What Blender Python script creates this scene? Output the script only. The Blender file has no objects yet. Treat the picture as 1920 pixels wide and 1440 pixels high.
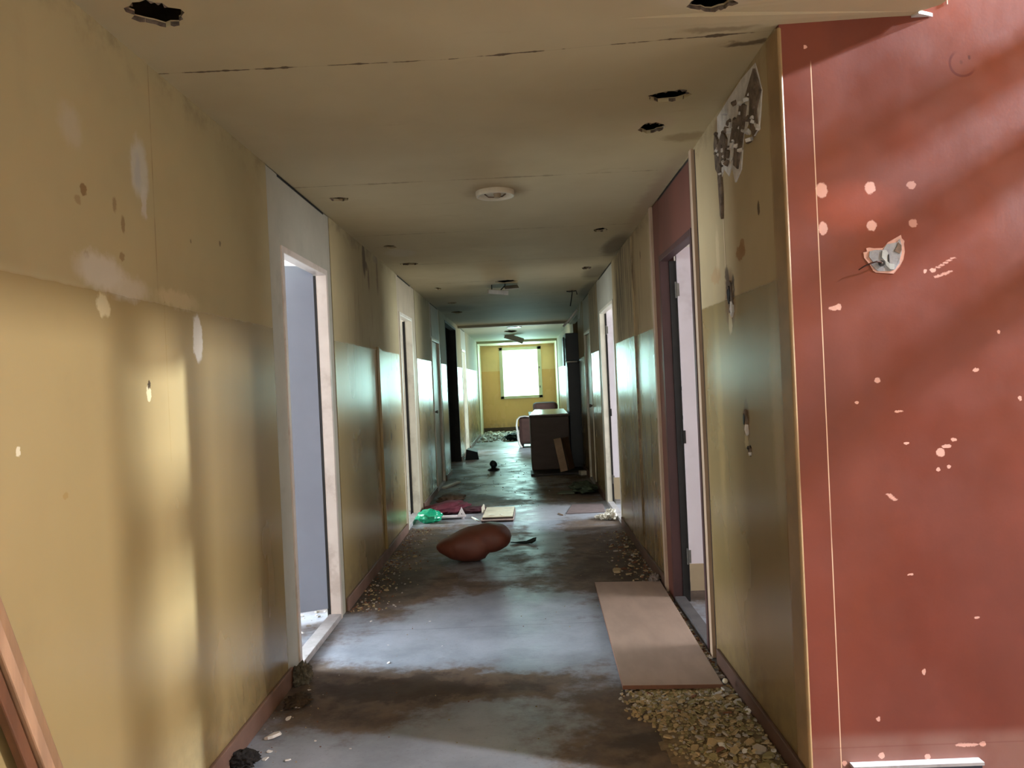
import bpy, bmesh, math, random
from mathutils import Vector, Matrix
random.seed(7)
C = bpy.context.scene.collection
SC = bpy.context.scene
PI = math.pi

# ------------------------------------------------------------------ camera
EYE = 1.4103
YAW, PITCH, ROLL = -0.01378, -0.00323, -0.04505
cd = bpy.data.cameras.new('camera'); cam = bpy.data.objects.new('camera', cd); C.objects.link(cam)
F = Vector((math.sin(YAW)*math.cos(PITCH), math.cos(YAW)*math.cos(PITCH), math.sin(PITCH)))
Rt = Vector((math.cos(YAW), -math.sin(YAW), 0)); Up = Rt.cross(F)
Rr = Rt*math.cos(ROLL) + Up*math.sin(ROLL); Ur = -Rt*math.sin(ROLL) + Up*math.cos(ROLL)
M = Matrix((( Rr.x, Ur.x, -F.x, 0), (Rr.y, Ur.y, -F.y, 0), (Rr.z, Ur.z, -F.z, EYE), (0, 0, 0, 1)))
cam.matrix_world = M
cd.sensor_width = 36; cd.lens = 1480/1920*36; cd.clip_start = .02
SC.camera = cam

# ------------------------------------------------------------------ world, exposure
SC.view_settings.view_transform = 'Standard'; SC.view_settings.look = 'None'
SC.view_settings.exposure = 0.46; SC.view_settings.gamma = 1; SC.view_settings.use_curve_mapping = False
w = bpy.data.worlds.new('overcast_sky'); SC.world = w; w.use_nodes = True
w.node_tree.nodes['Background'].inputs[0].default_value = (.86, 1, .97, 1)
w.node_tree.nodes['Background'].inputs[1].default_value = 3.0
try:
    SC.cycles.max_bounces = 12; SC.cycles.diffuse_bounces = 7; SC.cycles.glossy_bounces = 4
    SC.cycles.use_denoising = True; SC.cycles.sample_clamp_indirect = 6
except Exception: pass

# ------------------------------------------------------------------ daylight through the windows, plus one added lamp
def daylight(name, loc, aim, sx, sy, power, col, spread=PI):
    l = bpy.data.lights.new(name, 'AREA'); l.shape = 'RECTANGLE'; l.size = sx; l.size_y = sy
    l.energy = power; l.color = col; l.spread = spread
    o = bpy.data.objects.new(name, l); C.objects.link(o); o.location = loc
    d = Vector(aim) - Vector(loc)
    o.rotation_euler = d.to_track_quat('-Z', 'Y').to_euler()
    return o
daylight('daylight_end_window', (-.05, 22.75, 1.66), (-.05, 0, 1.66), 1.15, 1.35, 88, (.52, 1, .93))
daylight('added_fill_r4', (2.2, 15.0, 1.5), (-.4, 20.5, 1.6), 1.0, 1.3, 90, (.95, 1, .93))  # unseen lamp added to brighten the end section, no window behind it
daylight('daylight_hall_window', (5.0, .55, 1.75), (-1, 1.2, 1.6), 1.7, 1.3, 8, (1, .98, .96))
daylight('daylight_high_window', (5.0, 1.0, 3.85), (-1.1, 2.6, .9), .24, .24, 310, (1, .97, 1))
daylight('daylight_stair_window', (5.0, 2.30, 4.02), (1.2, 2.55, 1.9), .10, .10, 900, (.78, .87, 1))
daylight('daylight_back_window', (-.1, -3.1, 1.7), (-.1, 3, 1.4), 1.3, 1.2, 20, (1, .98, .95))
daylight('daylight_room_l1', (-4.35, 4.45, 1.55), (0, 4.45, .9), 1.5, 1.3, 300, (.84, .94, 1))
daylight('daylight_room_r1', (3.95, 4.2, 1.6), (0, 4.7, 1.2), 1.2, 1.2, 70, (1, .95, .97))
daylight('daylight_room_l2', (-4.35, 8.2, 1.55), (0, 8.2, .9), 1.2, 1.3, 120, (.92, .97, 1))
daylight('daylight_room_r2', (3.95, 8.1, 1.6), (0, 8.3, .7), 1.2, 1.2, 150, (.88, .94, 1))
daylight('daylight_room_l4', (-4.35, 16.2, 1.55), (0, 16.2, .6), 1.2, 1.3, 200, (.75, 1, 1))

# ------------------------------------------------------------------ node helpers
def srgb(r, g=None, b=None):
    if g is None: r, g, b = r
    f = lambda c: (c/255)/12.92 if c/255 <= .04045 else ((c/255+.055)/1.055)**2.4
    return (f(r), f(g), f(b), 1)
class NT:
    def __init__(s, name):
        s.m = bpy.data.materials.new(name); s.m.use_nodes = True; s.t = s.m.node_tree; s.N = s.t.nodes
        s.bsdf = s.N['Principled BSDF']; s.P = s.N.new('ShaderNodeTexCoord').outputs['Object']
    def put(s, sock, v):
        if isinstance(v, bpy.types.NodeSocket): s.t.links.new(v, sock)
        else: sock.default_value = v
    def math(s, op, a, b=0, c=None, clamp=False):
        n = s.N.new('ShaderNodeMath'); n.operation = op; n.use_clamp = clamp
        s.put(n.inputs[0], a); s.put(n.inputs[1], b)
        if c is not None: s.put(n.inputs[2], c)
        return n.outputs[0]
    def vec(s, op, a, b=(0, 0, 0)):
        n = s.N.new('ShaderNodeVectorMath'); n.operation = op; s.put(n.inputs[0], a); s.put(n.inputs[1], b)
        return n.outputs['Value'] if op in ('LENGTH', 'DOT_PRODUCT') else n.outputs[0]
    def noise(s, scale=5, detail=3, rough=.5, vec=None, stretch=None, color=False):
        n = s.N.new('ShaderNodeTexNoise'); v = vec or s.P
        if stretch: v = s.vec('MULTIPLY', v, stretch)
        s.put(n.inputs['Vector'], v); n.inputs['Scale'].default_value = scale
        n.inputs['Detail'].default_value = detail; n.inputs['Roughness'].default_value = rough
        return n.outputs['Color' if color else 'Fac']
    def ramp(s, v, a, b, lo=0., hi=1., smooth=True):
        n = s.N.new('ShaderNodeMapRange'); n.interpolation_type = 'SMOOTHSTEP' if smooth else 'LINEAR'
        s.put(n.inputs[0], v); s.put(n.inputs[1], a); s.put(n.inputs[2], b); s.put(n.inputs[3], lo); s.put(n.inputs[4], hi)
        return n.outputs[0]
    def mix(s, f, a, b, mode='MIX'):
        n = s.N.new('ShaderNodeMix'); n.data_type = 'RGBA'; n.blend_type = mode
        s.put(n.inputs[0], f); s.put(n.inputs[6], a); s.put(n.inputs[7], b); return n.outputs[2]
    def xyz(s):
        n = s.N.new('ShaderNodeSeparateXYZ'); s.put(n.inputs[0], s.P); return n.outputs
    def blob(s, c, r, soft=.25, warp=None):
        d = s.vec('SUBTRACT', warp or s.P, c); d = s.vec('MULTIPLY', d, tuple(1/max(q, 1e-4) for q in r))
        return s.ramp(s.vec('LENGTH', d), 1+soft, max(0, 1-soft), 0., 1.)
    def warp(s, scale, amt):
        n = s.noise(scale, 3, .6, color=True)
        return s.vec('ADD', s.P, s.vec('MULTIPLY', s.vec('SUBTRACT', n, (.5, .5, .5)), (amt, amt, amt)))
    def bump(s, h, dist=.01, strength=.5):
        n = s.N.new('ShaderNodeBump'); n.inputs['Distance'].default_value = dist; n.inputs['Strength'].default_value = strength
        s.put(n.inputs['Height'], h); s.put(s.bsdf.inputs['Normal'], n.outputs[0])
    def done(s, col, rough=.7, spec=.5, metal=0):
        s.put(s.bsdf.inputs['Base Color'], col); s.put(s.bsdf.inputs['Roughness'], rough)
        s.put(s.bsdf.inputs['Specular IOR Level'], spec); s.bsdf.inputs['Metallic'].default_value = metal
        return s.m
def plain(name, col, rough=.7, var=.12, scale=8, metal=0, spec=.5, bump=0, stretch=None, dirt=None):
    t = NT(name); c = srgb(col)
    k = t.ramp(t.noise(scale, 4, .6, stretch=stretch), .3, .7)
    dk = tuple(q*(1-var*1.6) for q in c[:3])+(1,); lt = tuple(min(1, q*(1+var)) for q in c[:3])+(1,)
    o = t.mix(k, dk, lt)
    if dirt: o = t.mix(t.ramp(t.noise(scale*.6, 5, .7), .52, .68, 0, dirt[1]), o, srgb(dirt[0]))
    if bump: t.bump(t.noise(scale*3, 4, .6, stretch=stretch), bump, .6)
    return t.done(o, rough, spec, metal)

SPLIT = 1.72
def wall_mat(name, upper, lower, blobs=(), streaks=(), low_rough=.24, seams=(), axis='y'):
    t = NT(name); X, Y, Z = t.xyz()
    edge = t.math('ADD', Z, t.math('MULTIPLY', t.math('SUBTRACT', t.noise(14, 2), .5), .012))
    low = t.ramp(edge, SPLIT+.004, SPLIT-.004)
    mott = t.ramp(t.noise(1.1, 4, .6), .3, .7)
    up = t.mix(mott, srgb([c*.93 for c in upper]), srgb(upper))
    lo = t.mix(t.ramp(t.noise(1.3, 4, .6, stretch=(1, 1, .35)), .3, .7), srgb([c*.95 for c in lower]), srgb(lower))
    col = t.mix(low, up, lo)
    grime = t.ramp(t.noise(4, 5, .65, stretch=(1, 1, .7)), .55, .85, 0, .14)
    col = t.mix(grime, col, srgb(110, 92, 70))
    low_d = t.math('MULTIPLY', t.ramp(Z, .45, .02), t.ramp(t.noise(9, 5, .7), .3, .7, .1, .55))
    col = t.mix(low_d, col, srgb(96, 80, 62))
    ceil_d = t.math('MULTIPLY', t.ramp(Z, 2.36, 2.5), t.ramp(t.noise(5, 5, .7), .45, .7, 0, .5))
    col = t.mix(ceil_d, col, srgb(105, 88, 62))
    for sv, wd, cc, st, z0, z1 in seams:      # narrow vertical joints between the boards
        m = t.math('MULTIPLY', t.ramp(t.math('ABSOLUTE', t.math('SUBTRACT', Y if axis == 'y' else X, sv)), wd, wd*.4), t.ramp(t.noise(9, 3), .4, .55, .25, st))
        m = t.math('MULTIPLY', m, t.math('MULTIPLY', t.ramp(Z, z0-.01, z0+.01), t.ramp(Z, z1+.01, z1-.01)))
        col = t.mix(m, col, srgb(cc))
    for (c0, r0, thr, cc, st) in streaks:      # drips and mould, stretched downwards
        n = t.noise(1, 5, .65, stretch=(22, 22, 1.6))
        m = t.math('MULTIPLY', t.ramp(n, thr, thr+.1, 0, st), t.blob(c0, r0, .4))
        col = t.mix(m, col, srgb(cc))
    W = t.warp(26, .05); W2 = t.warp(70, .02)
    for b in blobs:
        c0, r0, cc, st = b[:4]; soft = b[4] if len(b) > 4 else .2
        m = t.math('MULTIPLY', t.blob(c0, r0, soft, W if max(r0[1:]) > .03 else W2), st)
        col = t.mix(m, col, srgb(cc))
    ln = t.noise(2, 3, .5, stretch=(1, 1, .5))
    rg = t.ramp(ln, .3, .8, low_rough, low_rough+.06)
    rough = t.math('ADD', t.math('MULTIPLY', low, rg), t.math('MULTIPLY', t.math('SUBTRACT', 1, low), .75))
    hb = t.math('ADD', t.noise(3, 2, .4, stretch=(2.2, 2.2, .3)), t.math('MULTIPLY', t.noise(120, 2), .06))
    t.bump(hb, .0012, .25)
    return t.done(col, rough, .5)

YU, YL = (178, 164, 124), (162, 142, 98)
WHITE, PATCH, DARK = (214, 208, 196), (196, 192, 184), (74, 56, 40)
xl = -1.18
MATS = {}
MATS['wall_left'] = wall_mat('wall_left_paint', YU, YL, [
    ((xl, 2.10, 2.15), (1, .05, .05), PATCH, .3, .5), ((xl, 2.48, 2.135), (1, .055, .09), (190, 190, 180), .75, .3),
    ((xl, 2.47, 2.12), (1, .02, .05), (166, 168, 170), .6, .5), ((xl, 2.50, 2.03), (1, .02, .05), PATCH, .7, .3),
    ((xl, 2.15, 1.99), (1, .017, .017), (128, 98, 56), .85, .15), ((xl, 2.12, 1.955), (1, .014, .012), (140, 112, 70), .5, .3),
    ((xl, 2.315, 1.985), (1, .012, .022), (126, 100, 62), .6, .3), ((xl, 2.36, 1.935), (1, .010, .025), (126, 100, 62), .7, .3),
    ((xl, 2.345, 1.835), (1, .016, .014), (134, 106, 64), .7, .2), ((xl, 2.15, 1.81), (1, .012, .01), (134, 106, 64), .6, .2),
    ((xl, 2.22, 1.775), (1, .12, .05), (206, 200, 186), .75, .35), ((xl, 2.36, 1.745), (1, .13, .035), (204, 196, 180), .6, .45),
    ((xl, 2.72, 1.745), (1, .15, .03), (196, 180, 142), .7, .4), ((xl, 2.23, 1.68), (1, .035, .032), (214, 200, 160), .7, .2),
    ((xl, 2.87, 1.62), (1, .042, .085), (216, 212, 200), .9, .15), ((xl, 2.475, 1.425), (1, .016, .026), (216, 200, 160), .95, .1),
    ((xl, 2.478, 1.452), (1, .010, .014), (60, 46, 30), .95, .15), ((xl, 1.82, 1.30), (1, .008, .012), (220, 210, 180), .9, .2),
    ((xl, 2.61, 1.69), (1, .002, .06), (150, 130, 86), .8, .3), ((xl, 3.05, .22), (1, .02, .03), (150, 130, 90), .6, .3),
    ((xl, 3.16, .2), (1, .008, .05), (120, 100, 70), .6, .3), ((xl, 3.13, 2.01), (1, .01, .01), DARK, .6),
    ((xl, 2.85, 1.97), (1, .006, .006), DARK, .6), ((xl, 2.0, 1.17), (1, .01, .008), (150, 124, 76), .7),
    ((xl, 6.06, 2.40), (1, .06, .13), (84, 62, 42), .85, .3), ((xl, 6.14, 2.36), (1, .05, .03), (84, 62, 42), .7, .3),
    ((xl, 6.22, 2.27), (1, .03, .09), (96, 72, 50), .7, .3), ((xl, 6.6, 2.36), (1, .04, .16), (100, 78, 56), .6, .3),
    ((xl, 6.55, 2.47), (1, .12, .03), (150, 140, 120), .6, .3),
    ((xl, 5.45, .95), (1, .02, .06), (120, 96, 60), .4), ((xl, 6.95, .98), (1, .03, .04), (70, 50, 34), .8),
    ((xl, 7.2, 1.04), (1, .02, .03), (70, 50, 34), .8), ((xl, 6.9, .5), (1, .03, .1), (90, 64, 42), .6),
    ((xl, 7.1, .62), (1, .02, .08), (90, 64, 42), .5), ((xl, 10.0, 1.48), (1, .1, .05), (70, 60, 50), .9, .2),
    ((xl, 9.95, 1.40), (1, .03, .05), (70, 60, 50), .9, .2)],
    streaks=[((xl, 6.3, 1.9), (1, .9, .6), .56, (112, 84, 54), .5)],
    seams=[(2.57, .004, (132, 112, 76), .7, SPLIT, 2.5), (2.61, .003, (132, 108, 60), .5, 1.2, SPLIT)])
xr = .885
MATS['wall_right'] = wall_mat('wall_right_paint', (180, 160, 122), (148, 126, 84), [
    ((xr, 2.885, 2.0), (1, .014, .028), (82, 58, 34), .9, .15), ((xr, 2.94, 1.74), (1, .0, .0), DARK, 0),
    ((xr, 3.14, 1.88), (1, .07, .03), (146, 108, 62), .85, .12), ((xr, 3.12, 1.90), (1, .04, .03), (146, 108, 62), .8, .12),
    ((xr, 3.55, 1.84), (1, .09, .035), (172, 134, 90), .5, .2), ((xr, 3.5, 1.95), (1, .03, .09), (220, 200, 160), .35, .4),
    ((xr, 3.33, 1.71), (1, .075, .12), (120, 88, 54), .9, .3), ((xr, 3.36, 1.79), (1, .03, .07), (60, 42, 28), .8, .2),
    ((xr, 3.31, 1.70), (1, .03, .06), (66, 50, 36), .9, .2), ((xr, 3.34, 1.62), (1, .03, .05), (206, 182, 140), .8, .2),
    ((xr, 3.27, 1.76), (1, .022, .05), (52, 38, 28), .8, .2), ((xr, 3.30, 1.75), (1, .025, .03), (220, 205, 170), .8, .2),
    ((xr, 3.16, 1.21), (1, .04, .085), (112, 86, 50), .85, .25), ((xr, 3.155, 1.20), (1, .014, .06), (60, 46, 28), .9, .2),
    ((xr, 3.17, 1.13), (1, .03, .035), (196, 170, 120), .7, .3), ((xr, 3.125, 1.095), (1, .018, .022), (60, 44, 28), .95, .15),
    ((xr, 2.78, 1.3), (1, .05, .35), (212, 188, 140), .28, .6),
    ((xr, 5.7, 2.28), (1, .015, .03), (90, 50, 30), .8), ((xr, 3.58, 1.2), (1, .05, .5), (200, 170, 110), .25, .6),
    ((xr, 3.35, 2.47), (1, .12, .03), (120, 92, 58), .6, .4),
    ((xr, 6.08, 1.2), (1, .010, .6), (110, 84, 60), .7, .3), ((xr, 5.4, .55), (1, .15, .45), (150, 110, 62), .5, .5),
    ((xr, 5.55, .34), (1, .03, .10), (88, 44, 26), .8, .3), ((xr, 5.62, .50), (1, .012, .12), (96, 60, 34), .7, .3),
    ((xr, 2.66, 2.35), (1, .004, .06), (70, 52, 36), .8)],
    streaks=[((xr, 6.55, 2.05), (1, .75, .55), .5, (92, 74, 54), .85), ((xr, 5.9, .6), (1, .8, .55), .52, (88, 66, 44), .75),
             ((xr, 9.4, 2.2), (1, .6, .4), .5, (80, 72, 60), .7), ((xr, 6.9, 2.3), (1, .35, .3), .45, (80, 66, 50), .8)],
    seams=[(3.38, .006, (228, 210, 172), .85, 1.78, 2.42), (3.372, .004, (90, 66, 44), .8, 1.8, 2.35), (2.72, .006, (140, 108, 66), .6, 0, 2.55)])
MATS['wall_end'] = wall_mat('wall_end_paint', (244, 204, 150), (238, 182, 116))
MATS['wall_hall'] = plain('hall_paint', (196, 172, 126), .8, .06, 2)
MATS['wall_dark'] = plain('dark_opening_shade', (44, 42, 38), .6, .3, 5)  # shade of the unlit side openings put into the colour
MATS['room_pink'] = plain('pale_pink_room_paint', (212, 204, 202), .8, .06, 3)
MATS['room_white'] = plain('pale_room_paint', (196, 192, 186), .8, .06, 3)
MATS['cream_and_lit_end'] = plain('cream_paint_and_window_light', (216, 210, 184), .35, .05, 4)  # cream window frame; on the end lining the paleness stands for window light

def ceiling_mat():
    t = NT('ceiling_paint'); X, Y, Z = t.xyz()
    col = t.mix(t.ramp(t.noise(.9, 4, .6), .3, .7), srgb(184, 168, 132), srgb(198, 184, 148))
    col = t.mix(t.ramp(t.noise(3, 5, .7, stretch=(.6, 1.5, 1)), .6, .82, 0, .35), col, srgb(140, 112, 76))
    # joints across the corridor
    W = t.math('MULTIPLY', t.math('SUBTRACT', t.noise(7, 4, .7), .5), .02)
    for y0, st, wd in ((2.65, .9, .005), (4.22, .45, .006), (5.66, .3, .006), (7.1, .3, .01), (8.5, .4, .01), (9.9, .35, .01), (11.2, .3, .015)):
        dash = t.noise(3, 4, .7, stretch=(1.6, .1, .1)); d = t.math('ABSOLUTE', t.math('SUBTRACT', t.math('ADD', Y, W), y0))
        m = t.math('MULTIPLY', t.ramp(t.math('SUBTRACT', d, t.ramp(dash, .5, .7, 0, wd*2.2)), wd, wd*.3), t.ramp(dash, .44, .5, .10, st))
        col = t.mix(m, col, srgb(84, 64, 44))
    for c0, r0, cc, st, so in (((-.99, 2.23, 2.5), (.13, .1, 1), (196, 178, 140), .7, .3), ((.63, 3.49, 2.5), (.09, .1, 1), (190, 170, 140), .6, .3),
            ((.64, 2.33, 2.5), (.16, .12, 1), (200, 188, 160), .7, .3), ((.82, 2.73, 2.5), (.08, .02, 1), (80, 60, 40), .8, .4),
            ((.7, 2.6, 2.5), (.12, .02, 1), (110, 86, 58), .5, .5), ((-.11, 4.52, 2.5), (.17, .2, 1), (150, 128, 96), .6, .35),
            ((.8, 3.7, 2.5), (.1, .06, 1), (126, 98, 64), .5, .4), ((.84, 5.0, 2.5), (.06, .9, 1), (170, 146, 118), .7, .5),
            ((-.95, 6.45, 2.5), (.12, .18, 1), (200, 190, 168), .6, .3), ((-.22, 8.8, 2.5), (.14, .5, 1), (170, 160, 140), .5, .3),
            ((.82, 6.6, 2.5), (.1, .5, 1), (92, 70, 48), .7, .4), ((.8, 8.2, 2.5), (.12, .5, 1), (92, 76, 58), .6, .4), ((.86, 9.8, 2.5), (.1, .9, 1), (90, 80, 66), .6, .4),
            ((-.94, 11.4, 2.5), (.3, .5, 1), (90, 84, 72), .5, .5)):
        col = t.mix(t.math('MULTIPLY', t.blob(c0, r0, so, t.warp(12, .08)), st), col, srgb(cc))
    far = t.ramp(Y, 9.5, 13.5, 0, .4); col = t.mix(far, col, srgb(118, 118, 104))     # greyer deeper in
    col = t.mix(t.ramp(Y, 14.9, 15.05), col, srgb(200, 200, 172))
    t.bump(t.noise(3, 4, .6), .01, .4)
    return t.done(col, .72, .3)
MATS['ceiling'] = ceiling_mat()

def floor_mat():
    t = NT('worn_linoleum'); X, Y, Z = t.xyz()
    base = t.mix(t.ramp(t.noise(2.2, 5, .65), .3, .7), srgb(130, 138, 150), srgb(158, 166, 180))
    base = t.mix(t.ramp(t.noise(60, 3, .7), .55, .75, 0, .3), base, srgb(88, 84, 82))
    # lighter bands level with the doors, door light put into the colour
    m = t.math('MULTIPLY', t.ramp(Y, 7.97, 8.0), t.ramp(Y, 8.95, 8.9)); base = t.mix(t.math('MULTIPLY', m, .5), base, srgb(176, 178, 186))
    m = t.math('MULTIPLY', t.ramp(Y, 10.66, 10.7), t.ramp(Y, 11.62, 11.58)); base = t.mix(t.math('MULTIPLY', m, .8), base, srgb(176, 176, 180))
    n1 = t.noise(1.7, 6, .72)
    side = t.math('ADD', t.ramp(X, .0, .75, 0, .5), t.ramp(X, -.35, -1.1, 0, .42))
    nearmask = t.math('MULTIPLY', t.ramp(Y, 7.9, 7.6), t.ramp(Y, 5.0, 5.35))
    dirt = t.math('ADD', n1, t.math('MULTIPLY', side, .30))
    dirt = t.math('ADD', dirt, t.math('MULTIPLY', nearmask, .10))
    far = t.math('MULTIPLY', t.ramp(Y, 8.9, 9.2), t.ramp(Y, 10.7, 10.5))
    dirt = t.math('ADD', dirt, t.math('MULTIPLY', far, .05))
    W = t.warp(9, .28)
    for c0, r0, st in (((-.42, 3.68, 0), (.52, .16, 1), .30), ((-.75, 3.62, 0), (.38, .34, 1), .2), ((.25, 3.25, 0), (.5, .42, 1), .15), ((.55, 2.95, 0), (.5, .2, 1), .18),
                       ((-.95, 5.5, 0), (.35, .5, 1), .2), ((.6, 5.9, 0), (.5, .7, 1), .2), ((-.7, 9.2, 0), (.5, .6, 1), .2), ((.45, 9.8, 0), (.35, .4, 1), .18)):
        dirt = t.math('ADD', dirt, t.math('MULTIPLY', t.blob(c0, r0, .6, W), st))
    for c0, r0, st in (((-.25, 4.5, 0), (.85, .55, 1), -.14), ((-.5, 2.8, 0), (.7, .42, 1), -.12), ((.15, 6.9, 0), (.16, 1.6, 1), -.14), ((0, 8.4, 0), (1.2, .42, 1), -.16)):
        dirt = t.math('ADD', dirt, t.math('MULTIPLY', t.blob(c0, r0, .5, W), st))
    dm = t.ramp(dirt, .50, .72)
    dcol = t.mix(t.ramp(t.noise(7, 5, .7), .35, .65), srgb(84, 66, 50), srgb(112, 92, 70))
    col = t.mix(t.math('MULTIPLY', dm, .88), base, dcol)
    dk = t.math('MULTIPLY', t.ramp(dirt, .78, .9), .6); col = t.mix(dk, col, srgb(56, 44, 36))
    wv = t.math('MULTIPLY', t.math('SUBTRACT', t.noise(5, 3, .6), .5), .012)
    for y0, cc, st, wd in ((4.56, (92, 90, 92), .6, .004), (5.72, (66, 56, 48), .6, .008), (7.95, (225, 225, 225), .5, .012), (7.0, (70, 60, 50), .4, .006),
                       (10.68, (60, 60, 60), .7, .02), (11.6, (50, 50, 50), .7, .03), (13.1, (40, 44, 46), .8, .03), (14.9, (50, 50, 50), .5, .03)):
        d = t.math('ABSOLUTE', t.math('SUBTRACT', t.math('ADD', Y, wv), y0))
        col = t.mix(t.math('MULTIPLY', t.ramp(d, wd, wd*.4), st), col, srgb(cc))
    rough = t.math('ADD', t.ramp(t.noise(5, 5, .7), .3, .7, .34, .5), t.math('MULTIPLY', dm, .22))
    h = t.math('ADD', t.noise(3.5, 5, .65, stretch=(.8, 1.6, 1)), t.math('MULTIPLY', t.noise(30, 3), .08))
    h = t.math('ADD', h, t.math('MULTIPLY', dm, .12))
    t.bump(h, .009, .5)
    return t.done(col, rough, .32)
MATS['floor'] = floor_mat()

def red_mat():
    t = NT('red_gloss_paint'); X, Y, Z = t.xyz(); y = 2.6
    col = t.mix(t.ramp(t.noise(1.6, 5, .6), .3, .7), srgb(112, 54, 40), srgb(128, 64, 50))
    col = t.mix(t.ramp(t.noise(2.2, 4, .6, stretch=(1, 1, .3)), .5, .75, 0, .5), col, srgb(134, 64, 38))
    W = t.warp(30, .03); W2 = t.warp(90, .012)
    m = t.blob((1.11, y, 1.93), (.13, 1, .075), .5, W); col = t.mix(t.math('MULTIPLY', m, .28), col, srgb(190, 82, 44))
    m = t.math('MULTIPLY', t.ramp(Z, .22, .17), t.ramp(t.noise(5, 4), .3, .6, .35, .8)); col = t.mix(m, col, srgb(150, 110, 100))
    PK = (232, 182, 168)
    dots = [(1.005, 1.99, .019, .025), (1.163, 1.99, .017, .020), (1.297, 1.992, .015, .013), (1.005, 1.865, .014, .022), (1.163, 1.866, .016, .017), (1.297, 1.868, .014, .014),
            (1.03, 1.603, .018, .008), (1.045, 1.607, .009, .010), (.972, 2.46, .006, .006), (.998, .11, .008, .008), (1.12, .13, .010, .010), (1.27, .12, .010, .010),
            (1.40, .155, .038, .006), (1.45, .155, .010, .008), (1.24, .72, .010, .004), (1.16, 1.36, .009, .009), (1.09, 1.29, .007, .004), (1.225, 1.255, .014, .004),
            (1.245, 1.15, .009, .004), (1.355, 1.115, .014, .014), (1.375, 1.135, .016, .006), (1.40, 1.155, .010, .006), (1.345, 1.06, .006, .006), (1.38, 1.068, .006, .006),
            (1.33, 1.71, .006, .006), (1.355, 1.712, .010, .007), (1.48, 1.38, .010, .006), (1.45, .57, .010, .004), (1.62, 1.28, .006, .008), (1.115, .25, .007, .008),
            (1.27, .40, .006, .01), (1.56, 1.5, .005, .006)]
    for i, (x, z, a, b) in enumerate(dots):
        col = t.mix(t.math('MULTIPLY', t.blob((x, y, z), (a, 1, b), .12, W2), .55 if i in (2, 5) else .9), col, srgb(PK))
    for x0, z0, dx, dz in ((1.372, 1.72, .05, .028), (1.367, 1.69, .045, .014), (1.18, .985, .02, -.018)):
        for k in range(5): col = t.mix(t.math('MULTIPLY', t.blob((x0+dx*k/4, y, z0+dz*k/4), (.009, 1, .0035), .3, W2), .7), col, srgb(PK))
    # thin pale cable line down the board
    d = t.math('ABSOLUTE', t.math('SUBTRACT', X, .988))
    m = t.math('MULTIPLY', t.ramp(d, .0022, .0010), t.math('MULTIPLY', t.ramp(Z, 2.42, 2.38), t.ramp(t.noise(3, 3), .3, .5, .55, 1.)))
    col = t.mix(m, col, srgb(238, 206, 176))
    # ring left by a fitting
    dx = t.math('SUBTRACT', X, 1.482); dz = t.math('SUBTRACT', Z, 2.383)
    r = t.math('SQRT', t.math('ADD', t.math('MULTIPLY', dx, dx), t.math('MULTIPLY', dz, dz)))
    ring = t.math('MULTIPLY', t.ramp(t.math('ABSOLUTE', t.math('SUBTRACT', r, .043)), .006, .002), t.ramp(t.math('ADD', dx, dz), .03, -.02))
    col = t.mix(t.math('MULTIPLY', ring, .8), col, srgb(92, 26, 22))
    for x, z, q in ((1.476, 2.386, .4), (1.503, 2.399, .9)): col = t.mix(t.math('MULTIPLY', t.blob((x, y, z), (.005, 1, .007), .4, W2), q), col, srgb(80, 28, 22))
    for zz in (.16,):
        d = t.math('ABSOLUTE', t.math('SUBTRACT', Z, zz)); col = t.mix(t.ramp(d, .003, .001, 0, .35), col, srgb(120, 60, 50))
    t.bump(t.math('ADD', t.noise(2.5, 3, .5, stretch=(1.2, 1, .5)), t.math('MULTIPLY', t.noise(90, 2), .05)), .008, .4)
    return t.done(col, t.ramp(t.noise(6, 4), .3, .7, .34, .5), .5)
MATS['red'] = red_mat()
MATS['unit_white'] = plain('worn_white_panel_paint', (174, 172, 158), .55, .05, 3, dirt=((120, 108, 88), .3))
MATS['unit_tan'] = plain('worn_tan_panel_paint', (186, 172, 146), .5, .08, 3)
MATS['frame_pink'] = plain('pinkish_white_frame_paint', (212, 202, 194), .4, .04, 6, dirt=((130, 104, 84), .3))
MATS['frame_white'] = plain('off_white_frame_paint', (224, 218, 202), .35, .04, 6, dirt=((120, 104, 84), .3))
MATS['leaf_blue'] = plain('blue_grey_leaf_paint', (136, 144, 160), .45, .04, 2)
MATS['leaf_white'] = plain('white_leaf_paint', (222, 214, 222), .5, .04, 2, dirt=((120, 90, 80), .35))
MATS['leaf_tan'] = plain('tan_leaf_paint', (170, 152, 124), .4, .08, 2)
MATS['red_panel'] = plain('dull_red_panel_paint', (98, 54, 44), .5, .14, 2.4, stretch=(1, 1, .4))
MATS['red_frame'] = plain('dark_maroon_frame_paint', (66, 38, 38), .5, .12, 5)
MATS['black'] = plain('black_grimy_metal', (20, 17, 17), .6, .3, 20)
MATS['pale_wood'] = plain('pale_bare_wood', (184, 158, 134), .6, .1, 5, stretch=(8, 8, .5))
MATS['grey_wood'] = plain('weathered_wood_edge', (122, 100, 80), .7, .15, 5, stretch=(8, 8, .5))
MATS['skirting'] = plain('brown_skirting_paint', (128, 100, 88), .5, .12, 5, dirt=((60, 46, 38), .6))
MATS['skirting_dark'] = plain('dark_skirting_paint', (92, 66, 54), .55, .15, 5, dirt=((40, 30, 26), .5))
MATS['threshold'] = plain('dusty_threshold', (176, 174, 176), .6, .12, 9, dirt=((100, 92, 88), .5))
MATS['threshold_dark'] = plain('dark_threshold', (84, 82, 84), .6, .15, 9)
MATS['plaster'] = plain('broken_plaster', (206, 202, 196), .85, .12, 18, bump=.004)
MATS['plaster_dark'] = plain('crumbled_grey_mortar', (112, 96, 82), .95, .3, 26, bump=.008)
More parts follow.
